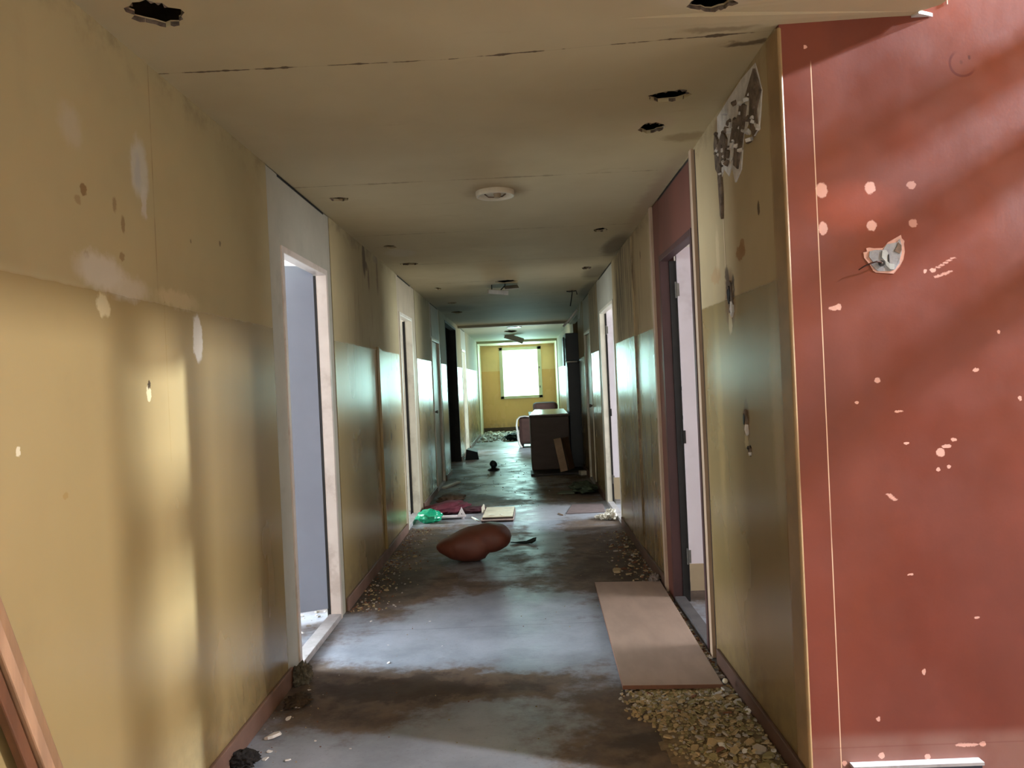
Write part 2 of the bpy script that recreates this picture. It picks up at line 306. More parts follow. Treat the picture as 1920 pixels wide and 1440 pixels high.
MATS['void'] = plain('dark_ceiling_void', (26, 17, 12), .95, .3, 9)
MATS['steel'] = plain('dull_steel', (130, 128, 124), .4, .1, 20, metal=.8)

# ------------------------------------------------------------------ mesh helpers
def bm_box(bm, x0, x1, y0, y1, z0, z1, mat=0):
    vs = [bm.verts.new(p) for p in ((x0, y0, z0), (x1, y0, z0), (x1, y1, z0), (x0, y1, z0), (x0, y0, z1), (x1, y0, z1), (x1, y1, z1), (x0, y1, z1))]
    fs = []
    for q in ((0, 3, 2, 1), (4, 5, 6, 7), (0, 1, 5, 4), (1, 2, 6, 5), (2, 3, 7, 6), (3, 0, 4, 7)):
        f = bm.faces.new([vs[i] for i in q]); f.material_index = mat; fs.append(f)
    return vs
def bm_obox(bm, c, size, rot, mat=0):
    """box with centre c, size and euler rotation"""
    h = Vector(size)/2; vs = bm_box(bm, -h.x, h.x, -h.y, h.y, -h.z, h.z, mat)
    from mathutils import Euler
    mt = Matrix.Translation(c) @ Euler(rot).to_matrix().to_4x4()
    for v in vs: v.co = mt @ v.co
    return vs
def bm_tube(bm, pts, r, seg=8, cap=True):
    rings = []
    for i, p in enumerate(pts):
        p = Vector(p); a = Vector(pts[max(0, i-1)]); b = Vector(pts[min(len(pts)-1, i+1)])
        d = (b-a).normalized(); u = d.orthogonal().normalized() if i == 0 else (uu - d*uu.dot(d)).normalized()
        uu = u; v = d.cross(u); rr = r[i] if isinstance(r, (list, tuple)) else r
        rings.append([bm.verts.new(p + (u*math.cos(2*PI*k/seg)+v*math.sin(2*PI*k/seg))*rr) for k in range(seg)])
    for a, b in zip(rings, rings[1:]):
        for k in range(seg): bm.faces.new((a[k], a[(k+1) % seg], b[(k+1) % seg], b[k]))
    if cap: bm.faces.new(rings[0][::-1]); bm.faces.new(rings[-1])
def bm_lathe(bm, prof, seg=32, c=(0, 0, 0)):
    c = Vector(c); rings = []
    for r, z in prof:
        if r < 1e-5: rings.append([bm.verts.new(c+Vector((0, 0, z)))])
        else: rings.append([bm.verts.new(c+Vector((r*math.cos(2*PI*k/seg), r*math.sin(2*PI*k/seg), z))) for k in range(seg)])
    for a, b in zip(rings, rings[1:]):
        for k in range(seg):
            q = [a[k % len(a)], a[(k+1) % len(a)], b[(k+1) % len(b)], b[k % len(b)]]
            q = list(dict.fromkeys(q))
            if len(q) > 2: bm.faces.new(q)
def bm_prism(bm, pts, z0, z1, mat=0):
    a = [bm.verts.new((x, y, z0)) for x, y in pts]; b = [bm.verts.new((x, y, z1)) for x, y in pts]; n = len(pts)
    bm.faces.new(a[::-1]).material_index = mat; bm.faces.new(b).material_index = mat
    for i in range(n): bm.faces.new((a[i], a[(i+1) % n], b[(i+1) % n], b[i])).material_index = mat
def finish(name, bm, mats, parent=None, loc=(0, 0, 0), rot=(0, 0, 0), smooth=False, bevel=0, kind=None):
    bmesh.ops.recalc_face_normals(bm, faces=bm.faces[:])
    me = bpy.data.meshes.new(name); bm.to_mesh(me); bm.free()
    for m in (mats if isinstance(mats, (list, tuple)) else [mats]): me.materials.append(MATS[m] if isinstance(m, str) else m)
    if smooth:
        for p in me.polygons: p.use_smooth = True
    o = bpy.data.objects.new(name, me); C.objects.link(o); o.location = loc; o.rotation_euler = rot
    if parent: o.parent = parent
    if bevel:
        b = o.modifiers.new('edge', 'BEVEL'); b.width = bevel; b.segments = 2; b.limit_method = 'ANGLE'
    if kind: o['kind'] = kind
    return o
def tag(o, label, cat, group=None):
    o['label'] = label; o['category'] = cat
    if group: o['group'] = group
    return o
def empty(name, loc=(0, 0, 0), rotz=0, label=None, cat=None, group=None, kind=None):
    o = bpy.data.objects.new(name, None); C.objects.link(o); o.location = loc; o.rotation_euler = (0, 0, rotz); o.empty_display_size = .1
    if label: tag(o, label, cat, group)
    if kind: o['kind'] = kind
    return o
def grid_wall(name, mat, axis, a, b, u0, u1, z0, z1, holes=(), parent=None):
    """wall slab between a and b on the given axis with rectangular openings (u0,u1,z0,z1)"""
    us = sorted({u0, u1, *[h[0] for h in holes], *[h[1] for h in holes]}); zs = sorted({z0, z1, *[h[2] for h in holes], *[h[3] for h in holes]})
    us = [u for u in us if u0 <= u <= u1]; zs = [z for z in zs if z0 <= z <= z1]
    bm = bmesh.new()
    for p, q in zip(us, us[1:]):
        z = zs[0]; run = None
        for r, s in zip(zs, zs[1:]):
            mu, mz = (p+q)/2, (r+s)/2
            solid = not any(h[0] < mu < h[1] and h[2] < mz < h[3] for h in holes)
            if solid and run is None: run = r
            if not solid and run is not None: addseg(bm, axis, a, b, p, q, run, r); run = None
        if run is not None: addseg(bm, axis, a, b, p, q, run, zs[-1])
    bmesh.ops.remove_doubles(bm, verts=bm.verts[:], dist=1e-5)
    return finish(name, bm, mat, parent, kind='structure' if parent is None else None)
def addseg(bm, axis, a, b, p, q, r, s):
    if axis == 'x': bm_box(bm, min(a, b), max(a, b), p, q, r, s)
    else: bm_box(bm, p, q, min(a, b), max(a, b), r, s)

# ------------------------------------------------------------------ the shell
XL, XR, XR2, TH, YB, YE, RY = -1.18, .885, .95, .1, -3.2, 22.4, 2.6
TOP = 2.9
LU = [(3.75, 4.98), (7.61, 8.88), (10.28, 11.5), (12.35, 14.3), (15.45, 16.75)]
RU = [(3.85, 5.2), (7.47, 9.05), (10.08, 11.2), (12.2, 14.3)]
grid_wall('wall_left', 'wall_left', 'x', XL-TH, XL, YB, YE, 0, TOP, [(a, b, 0, 2.5) for a, b in LU[:3]] + [(12.35, 14.3, 0, 2.4), (15.45, 16.75, 0, 2.5)])
grid_wall('wall_right', 'wall_right', 'x', XR, XR+TH, RY+.03, 14.3, 0, TOP, [(a, b, 0, 2.5) for a, b in RU[:3]] + [(12.2, 14.3, 0, 2.4)])
grid_wall('wall_right_far', 'wall_right', 'x', XR2, XR2+TH, 14.3, YE, 0, TOP, [(14.5, 16.1, 0, 2.1)])  # hidden opening added to let the unseen fill lamp through
bm = bmesh.new(); bm_box(bm, XR-.012, XR, 6.09, 6.86, .09, 2.49); bm_box(bm, XR-.007, XR, 6.86, 7.22, .09, 2.49)
finish('wall_right_panel', bm, 'wall_right', kind='structure')
grid_wall('wall_end', 'wall_end', 'y', YE, YE+.12, XL-TH, XR2+TH, 0, TOP, [(-.60, .50, .97, 2.32)])
# red wall facing the camera
grid_wall('wall_red', 'red', 'y', RY, RY+.03, XR+.004, 5.1, 0, 4.7)
bm = bmesh.new(); bm_box(bm, XR-.003, XR+.012, RY-.002, RY+.11, 0, 2.53)
finish('trim_corner', bm, plain('corner_bead_paint', (150, 122, 84), .5, .1, 6), kind='structure', bevel=.006)
# hall to the right of and behind the camera
grid_wall('wall_hall_right', 'wall_hall', 'x', 5.1, 5.2, YB, RY+.1, 0, 4.7, [(-.3, 1.4, 1.1, 2.4), (.83, 1.17, 3.68, 4.02), (2.2, 2.4, 3.93, 4.11)])
grid_wall('wall_back', 'wall_hall', 'y', YB-.1, YB, XL-TH, 5.2, 0, 4.7, [(-.75, .55, 1.1, 2.3)])
grid_wall('wall_fascia', 'wall_hall', 'x', 1.24, 1.3, YB, RY, 2.58, 4.7)
bm = bmesh.new(); bm_box(bm, 1.24, 5.2, YB, RY+.1, 4.7, 4.8); finish('ceiling_hall', bm, 'wall_hall', kind='structure')
def frame_bars(name, parts, mat, kind='structure', parent=None):
    bm = bmesh.new()
    for p in parts: bm_box(bm, *p)
    return finish(name, bm, mat, parent, kind=kind if not parent else None, bevel=.004)
frame_bars('window_2', [(5.12, 5.17, -.3, -.24, 1.1, 2.4), (5.12, 5.17, 1.34, 1.4, 1.1, 2.4), (5.12, 5.17, .52, .58, 1.1, 2.4), (5.12, 5.17, -.3, 1.4, 1.1, 1.16), (5.12, 5.17, -.3, 1.4, 2.34, 2.4)], 'frame_white')
frame_bars('window_3', [(-.75, -.69, YB-.07, YB-.03, 1.1, 2.3), (.49, .55, YB-.07, YB-.03, 1.1, 2.3), (-.75, .55, YB-.07, YB-.03, 1.1, 1.16), (-.75, .55, YB-.07, YB-.03, 2.24, 2.3)], 'frame_white')
# unseen bars and posts added to cast shadow streaks on the walls
bm = bmesh.new()
for z in (3.01, 2.815, 2.555): bm_box(bm, 2.93, 2.97, 1.7, RY, z-.042, z+.042)
finish('trim_streak_blockers', bm, 'grey_wood', kind='structure')
bm = bmesh.new(); bm_box(bm, 4.0, 4.05, 1.43, 2.335, 2.6, 4.7); finish('wall_ray_blocker', bm, 'wall_hall', kind='structure')  # unseen fin added to block lamp rays from the walls
bm = bmesh.new()
for y in (1.74, 1.98): bm_box(bm, 1.58, 1.64, y-.028, y+.028, 0, 4.7)
finish('trim_band_blockers', bm, 'grey_wood', kind='structure')

# floor
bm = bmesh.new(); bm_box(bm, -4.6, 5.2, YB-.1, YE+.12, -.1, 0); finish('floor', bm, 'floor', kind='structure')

# ceiling board with real broken holes
def ragged(cx, cy, rx, ry, n=22, k=.3, sd=0):
    rnd = random.Random(sd); return [(cx+rx*(1-k*rnd.random())*math.cos(2*PI*i/n), cy+ry*(1-k*rnd.random())*math.sin(2*PI*i/n)) for i in range(n)]
HOLES = [(-.995, 2.235, .085, .085, 1), (.63, 2.41, .085, .07, 2), (.635, 3.17, .10, .07, 3), (.625, 3.54, .068, .08, 4), (-1.005, 4.52, .065, .06, 5),
         (-.985, 6.14, .055, .09, 6), (-.965, 7.04, .09, .07, 7), (.625, 5.85, .055, .09, 8), (.68, 7.82, .055, .1, 9), (-.92, 8.95, .05, .12, 10),
         (-.9, 10.6, .07, .12, 11), (.66, 9.79, .06, .06, 13), (-.13, 8.62, .13, .17, 14), (-.95, 12.0, .1, .2, 15), (-.22, 17.2, .16, .5, 16)]
rnd = random.Random(3)
outline = [(XL-TH, YB), (1.36, YB)] + [(1.33+.035*rnd.random()+(.06 if y > 2.3 else 0), y) for y in [YB+.2+i*.12 for i in range(46)] if y < RY-.1] + [(1.38, RY-.07), (1.335, RY-.03), (1.35, RY+.05), (XR2+TH, RY+.05), (XR2+TH, YE), (XL-TH, YE)]
from mathutils.geometry import tessellate_polygon
loops = [outline] + [ragged(cx, cy, rx, ry, sd=sd) for cx, cy, rx, ry, sd in HOLES]
bm = bmesh.new(); lo, hi = [], []
for lp in loops:
    for x, y in lp: lo.append(bm.verts.new((x, y, 2.5))); hi.append(bm.verts.new((x, y, 2.516)))
for tri in tessellate_polygon([[Vector((x, y, 0)) for x, y in lp] for lp in loops]):
    bm.faces.new([lo[i] for i in tri]); bm.faces.new([hi[i] for i in tri])
k0 = 0
for lp in loops:
    n = len(lp)
    for i in range(n): bm.faces.new((lo[k0+i], lo[k0+(i+1) % n], hi[k0+(i+1) % n], hi[k0+i]))
    k0 += n
for co, no in (((0, 4.2, 0), (0, 1, 0)), ((0, 2.65, 0), (0, 1, 0)), ((-.2, 0, 0), (1, 0, 0)), ((.35, 0, 0), (1, 0, 0))):
    bmesh.ops.bisect_plane(bm, geom=bm.verts[:]+bm.edges[:]+bm.faces[:], plane_co=co, plane_no=no)
for v in bm.verts:
    v.co.z += .045*min(1, max(0, (v.co.x+.2)/1.1))*min(1, max(0, (4.2-v.co.y)/1.55))
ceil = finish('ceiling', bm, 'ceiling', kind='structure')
bm = bmesh.new(); bm_box(bm, XL-TH, XR2+TH+.3, YB, YE, TOP, TOP+.05); finish('ceiling_void', bm, 'void', kind='structure')
# ragged plaster lips round the near holes
bm = bmesh.new()
for cx, cy, rx, ry, sd in HOLES[:5]+HOLES[6:9]:
    pts = ragged(cx, cy, rx, ry, sd=sd); dz = .045*min(1, max(0, (cx+.2)/1.1))*min(1, max(0, (4.2-cy)/1.55))
    rn = random.Random(sd+50)
    for i in range(len(pts)):
        if rn.random() < .6:
            a = Vector((*pts[i], 2.5+dz)); b = Vector((*pts[(i+1) % len(pts)], 2.5+dz)); c = Vector((cx, cy, 2.5+dz))
            tip = (a+b)/2*.93 + c*.07 + Vector((0, 0, -.001-rn.random()*.005))
            v = [bm.verts.new(q) for q in (a+Vector((0, 0, .012)), b+Vector((0, 0, .012)), tip, a, b)]
            bm.faces.new((v[3], v[4], v[2])); bm.faces.new((v[0], v[2], v[1])); bm.faces.new((v[0], v[3], v[2])); bm.faces.new((v[1], v[2], v[4]))
finish('trim_hole_edges', bm, 'plaster_dark', ceil)
bm = bmesh.new()
bm_prism(bm, [(1.33, RY-.03), (1.37, RY-.012), (1.39, RY-.001), (1.32, RY-.001)], 2.538, 2.549)
bm_box(bm, 1.437, 1.440, RY-.003, RY-.001, 2.575, 2.66)
finish('trim_broken_cornice', bm, 'plaster', kind='structure')
# header beam and the end lining, paled to stand for window light
bm = bmesh.new(); bm_box(bm, XL, XR2, 14.85, 15.0, 2.455, 2.5); finish('trim_header', bm, 'unit_white', kind='structure')
bm = bmesh.new()
bm_box(bm, XL, XL+.02, 20.9, YE, 0.0, 2.44); bm_box(bm, XR2-.02, XR2, 20.9, YE, 0.0, 2.44); bm_box(bm, XL, XR2, 20.9, YE, 2.44, 2.5)
finish('trim_end_lit_lining', bm, 'cream_and_lit_end', kind='structure')
bm = bmesh.new(); bm_box(bm, XL, XR2, YE-.02, YE, 0, .12); finish('baseboard_end', bm, 'skirting_dark', kind='structure')

bm = bmesh.new(); bm_box(bm, XL-TH-.002, XL+.003, 14.285, 14.34, 0, 2.42); bm_box(bm, XL-TH-.002, XL+.003, 12.33, 12.36, 0, 2.42); bm_box(bm, XL-TH, XL+.002, 12.35, 14.3, 2.385, 2.42)
finish('trim_opening_shade', bm, 'wall_dark', kind='structure')  # dark lining paints the opening's shade onto its jambs
# side rooms: box shells most with a window opening outside
def room(n, side, y0, y1, depth, mat, win, h=2.6):
    s = -1 if side == 'l' else 1; x0 = (XL-TH) if side == 'l' else (XR+TH); x1 = x0+s*depth
    grid_wall('wall_room_%s_outer' % n, mat, 'x', x1, x1+s*.1, y0, y1, 0, h, [win] if win else [])
    grid_wall('wall_room_%s_near' % n, mat, 'y', y0-.06, y0, min(x0, x1), max(x0, x1), 0, h)
    grid_wall('wall_room_%s_rear' % n, mat, 'y', y1, y1+.06, min(x0, x1), max(x0, x1), 0, h)
    bm = bmesh.new(); bm_box(bm, min(x0, x1), max(x0, x1), y0-.06, y1+.06, h, h+.05); finish('ceiling_room_%s' % n, bm, mat, kind='structure')
room('pink', 'l', 2.9, 6.2, 2.95, 'room_pink', (3.7, 5.2, .9, 2.2))
room('grey', 'r', 3.0, 6.2, 2.85, 'room_white', (3.6, 4.8, 1.0, 2.2))
room('white', 'l', 6.9, 9.5, 2.95, 'room_white', (7.6, 8.8, .9, 2.2))
room('pale', 'r', 6.7, 9.6, 2.85, 'room_white', (7.5, 8.7, 1.0, 2.2))
room('dark', 'l', 12.3, 14.36, 1.2, 'wall_dark', None)
room('black', 'r', 12.14, 14.36, 1.6, 'wall_dark', None)
room('light', 'r', 14.42, 18.0, 2.0, 'room_white', None)  # windowless room added round the unseen fill lamp
room('far', 'l', 15.0, 17.4, 2.95, 'room_white', (15.6, 16.8, .9, 2.2))

# baseboards
def base(name, side, segs, mat):
    bm = bmesh.new()
    for a, b in segs:
        if side == 'l': bm_box(bm, XL, XL+.016, a, b, 0, .085)
        else: bm_box(bm, XR-.016, XR, a, b, 0, .085)
    return finish(name, bm, mat, kind='structure', bevel=.004)
base('baseboard_left', 'l', [(YB, 3.78), (4.98, 7.61), (8.88, 10.28), (11.5, 12.35), (14.3, 15.45), (16.75, 20.9)], 'skirting')
base('baseboard_right', 'r', [(RY, 3.80), (5.2, 7.47), (9.05, 10.08), (11.2, 12.2)], 'skirting_dark')
bm = bmesh.new(); bm_box(bm, 1.02, 1.43, RY-.03, RY, .0, .102); bm_box(bm, 1.015, 1.435, RY-.034, RY, .102, .112, 1)
finish('baseboard_red', bm, [plain('slate_blue_board', (58, 64, 78), .5, .2, 8), 'threshold'], kind='structure')

# ------------------------------------------------------------------ door units
def door_unit(n, side, y0, y1, ya, yb, zh, panel, frame, leaf=None, leafdeg=0, top=2.5, thr='threshold', closed=None, transom=None, jamb=.1, lz=(.06, 2.15), kick=None, hinge_x=.02):
    s = -1 if side == 'l' else 1; X0 = XL if side == 'l' else XR
    e = empty('door_%d' % n, (X0, (ya+yb)/2, 0), kind='structure')
    ox, oy = X0, (ya+yb)/2
    def B(bm, d0, d1, p, q, r, t, mat=0):   # d = depth behind the corridor face
        a, b = s*d0, s*d1; bm_box(bm, min(a, b), max(a, b), p-oy, q-oy, r, t, mat)
    fw = .035
    bm = bmesh.new(); B(bm, .003, .09, y0+.012, ya-fw, 0, top); B(bm, .003, .09, yb+fw, y1-.008, 0, top); B(bm, .003, .09, ya-fw, yb+fw, zh+fw, top-.012)
    finish('panel', bm, panel, e, bevel=.002)
    bm = bmesh.new(); B(bm, -.006, jamb, ya-fw, ya, 0, zh+fw); B(bm, -.006, jamb, yb, yb+fw, 0, zh+fw); B(bm, -.006, jamb, ya, yb, zh, zh+fw)
    finish('frame', bm, frame, e, bevel=.003)
    bm = bmesh.new(); B(bm, -.004, jamb+.01, ya, yb, 0, .035); finish('sill_board', bm, thr, e, bevel=.003)
    bm = bmesh.new(); B(bm, .004, .05, y0, y0+.012, 0, top); B(bm, .004, .05, y1-.008, y1, 0, top); B(bm, .004, .05, y0, y1, top-.012, top)
    finish('shadow_gap_liner', bm, 'black', e)
    if transom:
        bm = bmesh.new(); B(bm, -.002, .004, ya+.02, yb-.02, zh+.06, top-.03); finish('transom_panel', bm, transom, e)
    if not closed:
        bm = bmesh.new(); B(bm, jamb, jamb+hinge_x-.002, yb-.004, yb+.02, 0, zh); finish('rebate', bm, 'black', e)
    if closed:
        bm = bmesh.new(); B(bm, .02, .055, ya+.004, yb-.004, .04, zh-.004); lf = finish('leaf', bm, closed, e)
        bm = bmesh.new(); bm_lathe(bm, [(0, 0), (.012, 0), (.012, .03), (.022, .04), (.022, .055), (0, .06)], 12)
        finish('door_handle', bm, 'steel', lf, (s*.02, ya+.08-oy, 1.05), (0, -s*PI/2, 0), smooth=True)
    if leaf:
        wl = yb-ya-.01
        p = empty('leaf_pivot', (0, 0, 0)); bpy.data.objects.remove(p)
        bm = bmesh.new(); bm_box(bm, 0, wl, -.02, .02, lz[0], lz[1])
        a = math.radians(leafdeg)         # 0 = square to the corridor, + = towards the camera
        rz = (PI + a) if side == 'l' else -a
        lf = finish('leaf', bm, leaf, e, (s*(jamb+hinge_x), yb-oy+.01, 0), (0, 0, rz), bevel=.003)
        if kick:
            bm = bmesh.new(); bm_box(bm, .0, wl, -.024, .024, kick[0]-.001, kick[1]); k = finish('kick_panel', bm, kick[2], lf)
        for i, z in enumerate((.28, 1.02, 1.93)):
            bm = bmesh.new(); bm_tube(bm, [(-.008, -.014, z-.05), (-.008, -.014, z+.05)], .006, 10); bm_box(bm, -.004, .012, -.023, -.02, z-.04, z+.04)
            finish('hinge', bm, 'steel' if i != 1 else 'black', lf)
        for z in (1.14, 1.32):
            bm = bmesh.new(); bm_box(bm, -.006, 0, -.018, -.004, z-.012, z+.012); finish('latch_plate', bm, 'black', lf)
    return e
door_unit(1, 'l', 3.75, 4.98, 3.97, 4.82, 2.11, 'unit_white', 'frame_pink', 'leaf_blue', 24, lz=(.07, 2.17), hinge_x=.02, jamb=.06)
door_unit(2, 'l', 7.61, 8.88, 7.74, 8.54, 2.11, 'unit_tan', 'frame_white', 'frame_white', 12, lz=(.06, 2.12), jamb=.07, hinge_x=.03)
door_unit(3, 'l', 10.28, 11.5, 10.42, 11.3, 2.0, 'unit_tan', 'frame_white', closed='leaf_tan', transom='unit_white')
door_unit(4, 'l', 15.45, 16.75, 15.6, 16.45, 2.06, 'unit_white', 'frame_white', 'leaf_blue', 5)
door_unit(5, 'r', 3.98, 5.14, 4.035, 4.90, 2.11, 'red_panel', 'red_frame', 'leaf_white', 3, thr='threshold_dark', jamb=.05, lz=(.07, 2.19), kick=(.07, .235, 'leaf_tan'), hinge_x=.045)
door_unit(6, 'r', 7.47, 9.05, 7.52, 8.74, 2.11, 'unit_white', 'frame_white', 'leaf_white', 3, jamb=.05, hinge_x=.02, kick=(.06, .3, 'leaf_tan'))
door_unit(7, 'r', 10.08, 11.2, 10.15, 11.0, 2.0, 'unit_tan', 'frame_white', closed='leaf_tan', transom='unit_white')
# bare wood battens either side of the red door
bm = bmesh.new()
for (y, z0, z1, yy) in ((3.905, .01, 2.52, 3.94),):
    vs = bm_box(bm, XR-.014, XR+.06, y-.022, y+.022, z0, z1)
bm_box(bm, XR-.006, XR+.06, 3.935, 3.975, .01, 2.51, 1); bm_box(bm, XR+.004, XR+.06, 3.85, 3.885, 0, 2.52, 2)
finish('trim_red_door_near', bm, ['pale_wood', 'grey_wood', 'black'], kind='structure')
bm = bmesh.new(); bm_box(bm, XR-.012, XR+.06, 5.14, 5.20, .0, 2.5); finish('trim_red_door_far', bm, 'pale_wood', kind='structure')
# surface cable duct on the left wall
bm = bmesh.new(); bm_box(bm, XL, XL+.022, 6.42, 6.46, .09, 1.74); bm_box(bm, XL, XL+.012, 6.46, 6.60, .09, 1.73)
finish('trim_cable_duct', bm, plain('painted_duct', YL, .2, .05, 4), kind='structure', bevel=.003)

# window at the end
wf = empty('window_1', (-.05, YE, 0), kind='structure')
bm = bmesh.new(); o = .05
for b in ((-.64, -.54, -.03, .06, .92, 2.38), (.44, .55, -.03, .06, .92, 2.38), (-.64, .55, -.03, .06, .92, 1.0), (-.64, .55, -.03, .06, 2.29, 2.38)):
    bm_box(bm, b[0]+o, b[1]+o, *b[2:])
finish('window_frame', bm, 'cream_and_lit_end', wf, bevel=.008)
bm = bmesh.new(); bm_box(bm, -.52+o, -.50+o, -.035, .0, 1.25, 1.31); bm_box(bm, .47+o, .5+o, -.04, -.03, 1.75, 1.8); bm_box(bm, .47+o, .5+o, -.04, -.03, 1.2, 1.26)
finish('window_catch', bm, 'steel', wf)
g = NT('window_glass'); g.bsdf.inputs['Transmission Weight'].default_value = 1; g.bsdf.inputs['Roughness'].default_value = 0
tr = g.N.new('ShaderNodeBsdfTransparent'); gl = g.N.new('ShaderNodeBsdfGlossy'); gl.inputs['Roughness'].default_value = .05; mx = g.N.new('ShaderNodeMixShader')
mx.inputs[0].default_value = .05; g.t.links.new(tr.outputs[0], mx.inputs[1]); g.t.links.new(gl.outputs[0], mx.inputs[2]); g.t.links.new(mx.outputs[0], g.N['Material Output'].inputs[0])
bm = bmesh.new(); bm_box(bm, -.55+o, .45+o, .02, .026, 1.0, 2.3); finish('pane', bm, g.m, wf)

# ------------------------------------------------------------------ things on the ceiling and walls
def noisy(bm, amt, scale, seed=0):
    from mathutils import noise
    for v in bm.verts:
        n = noise.noise_vector(v.co*scale+Vector((seed, seed*2, seed*3))); v.co += n*amt
# round lamp base
lb = empty('ceiling_lamp_base', (-.11, 4.52, 2.5), label='round white lamp base without its glass, on the ceiling nearest the camera', cat='ceiling light')
bm = bmesh.new(); bm_lathe(bm, [(0, -.012), (.06, -.012), (.09, -.018), (.098, -.03), (.108, -.03), (.112, -.018), (.112, 0), (0, 0)], 40)
finish('rim', bm, plain('yellowed_lamp_plastic', (206, 196, 172), .45, .05, 8), lb, smooth=False, bevel=.002)
bm = bmesh.new(); bm_lathe(bm, [(0, -.035), (.018, -.035), (.022, -.012), (.03, -.011)], 16)
finish('lamp_socket', bm, plain('dusty_socket', (150, 132, 104), .7, .1, 8), lb, (.012, 0, 0), smooth=True)
bm = bmesh.new(); bm_tube(bm, [(-.06, 0, -.012), (-.04, .02, -.025), (0, .01, -.03), (.04, .03, -.022), (.06, .01, -.013)], .004, 6)
finish('wire', bm, 'plaster_dark', lb, smooth=True)
# hanging grey housing
hb = empty('hanging_lamp_housing', (-.2, 8.75, 2.5), label='square grey lamp housing hanging open below a dark hole in the ceiling', cat='ceiling light')
GREYM = plain('grey_housing_plastic', (168, 166, 160), .5, .08, 10)
bm = bmesh.new(); bm_obox(bm, (-.04, .16, -.075), (.22, .34, .05), (.12, .1, .1)); bm_obox(bm, (.12, .05, -.04), (.16, .2, .012), (.3, -.05, .1))
finish('housing', bm, GREYM, hb, bevel=.006)
for pts in ([(.05, 0, .40), (.05, .04, -.02), (.0, .1, -.06)], [(-.1, .05, .40), (-.1, .08, -.06)]):
    bm = bmesh.new(); bm_tube(bm, pts, .006, 6); finish('wire', bm, 'black', hb)
fx = empty('ceiling_lamp_base', (-.12, 15.6, 2.5), label='flat dark round lamp base beyond the low header beam', cat='ceiling light')
bm = bmesh.new(); bm_lathe(bm, [(0, -.03), (.14, -.03), (.15, 0), (0, 0)], 24); finish('rim', bm, 'steel', fx)
bm = bmesh.new(); bm_obox(bm, (0, 0, -.075), (.46, .06, .13), (.0, .35, .1)); bm_obox(bm, (-.1, .0, -.02), (.06, .05, .06), (0, 0, 0))
tag(finish('hanging_ceiling_board', bm, GREYM, loc=(-.16, 18.6, 2.5), bevel=.004), 'torn grey board hanging from the ceiling just before the far window', 'broken board')
# wire hanging on the right
hw = empty('hanging_wire', (.66, 9.79, 2.5), label='dark wire hanging down from a hole in the ceiling by the right wall', cat='wire')
bm = bmesh.new(); bm_tube(bm, [(0, 0, .40), (.0, .0, -.03), (-.012, .0, -.1), (-.03, .01, -.19)], .007, 6); finish('wire', bm, 'black', hw, smooth=True)
bm = bmesh.new(); bm_tube(bm, [(-.07, 0, -.005), (-.03, .0, -.012), (.05, 0, -.004), (.06, 0, -.05)], .006, 6); finish('wire_end', bm, 'black', hw, smooth=True)
# hanging pale lath
bm = bmesh.new(); bm_tube(bm, [(-.10, .06, -.10), (.0, 0, .0), (.10, -.05, .12)], .016, 12); bm_tube(bm, [(.13, .12, .0), (.16, .13, .24)], .004, 6)
tag(finish('hanging_tube', bm, plain('white_tube_enamel', (240, 242, 240), .2, .02), loc=(.72, 11.3, 2.27), smooth=True), 'bright white tube hanging slanted beside the dark tall cupboard', 'tube')
# broken plaster along the top of the right wall
def flake(pts, th, jitter=0, sd=0):
    """irregular flake in local x (along) / y (up), thickness th towards +z"""
    bm = bmesh.new(); bm_prism(bm, pts, 0, th)
    rn = random.Random(sd)
    for v in bm.verts: v.co.z += rn.uniform(-jitter, jitter)
    return bm
MX = Matrix(((0, 0, -1, 0), (1, 0, 0, 0), (0, 1, 0, 0), (0, 0, 0, 1)))   # flake plane -> right wall (faces -x)
def on_right(name, pts, th, mat, y, z, parent=None, sd=0, off=0., jit=.003):
    bm = flake(pts, th, jit, sd)
    for v in bm.verts: v.co = MX @ v.co + Vector((XR+off, y, z)) - (parent.location if parent else Vector())
    return finish(name, bm, mat, parent)
pg = empty('broken_plaster_patch', (XR, 3.1, 2.3), label='ragged crumbled plaster hole along the top edge of the right yellow wall', cat='plaster damage')
on_right('exposed_plaster', [(-.34, .03), (-.30, -.09), (-.24, -.10), (-.2, -.02), (-.1, -.05), (-.05, -.17), (.03, -.20), (.08, -.12), (.13, -.15), (.2, -.1), (.27, -.14), (.30, -.02), (.27, .14), (.1, .15), (-.1, .16), (-.28, .15)], .005, 'plaster', 3.12, 2.36, pg, 1)
on_right('crumbled_mortar', [(-.32, .02), (-.27, -.03), (-.28, -.1), (-.21, -.11), (-.17, -.04), (-.19, .04), (-.14, .06), (-.26, .12)], .010, 'plaster_dark', 3.10, 2.37, pg, 2)
on_right('crumbled_mortar', [(-.16, .05), (-.1, -.04), (-.02, -.15), (.03, -.12), (.0, -.03), (.07, -.02), (.02, .05), (-.05, .04), (-.1, .08)], .011, 'plaster_dark', 3.12, 2.35, pg, 3)
on_right('crumbled_mortar', [(.1, -.02), (.14, -.1), (.2, -.08), (.24, -.14), (.3, -.09), (.31, .02), (.27, .05), (.22, .0), (.15, .03)], .012, 'plaster_dark', 3.14, 2.38, pg, 4)
on_right('crumbled_mortar', [(.235, -.06), (.225, -.2), (.24, -.3), (.262, -.28), (.268, -.12), (.28, -.04)], .010, 'plaster_dark', 3.13, 2.36, pg, 5)
bm = bmesh.new(); rn = random.Random(5)
for i in range(46):
    y = 3.12+rn.uniform(-.3, .3); z = 2.37+rn.uniform(-.12, .1); s = rn.uniform(.006, .022)
    bm_obox(bm, Vector((XR-.010, y, z))-pg.location, (s*.6, s*1.4, s), (rn.random()*3, rn.random()*3, rn.random()*3), 1 if rn.random() < .5 else 0)
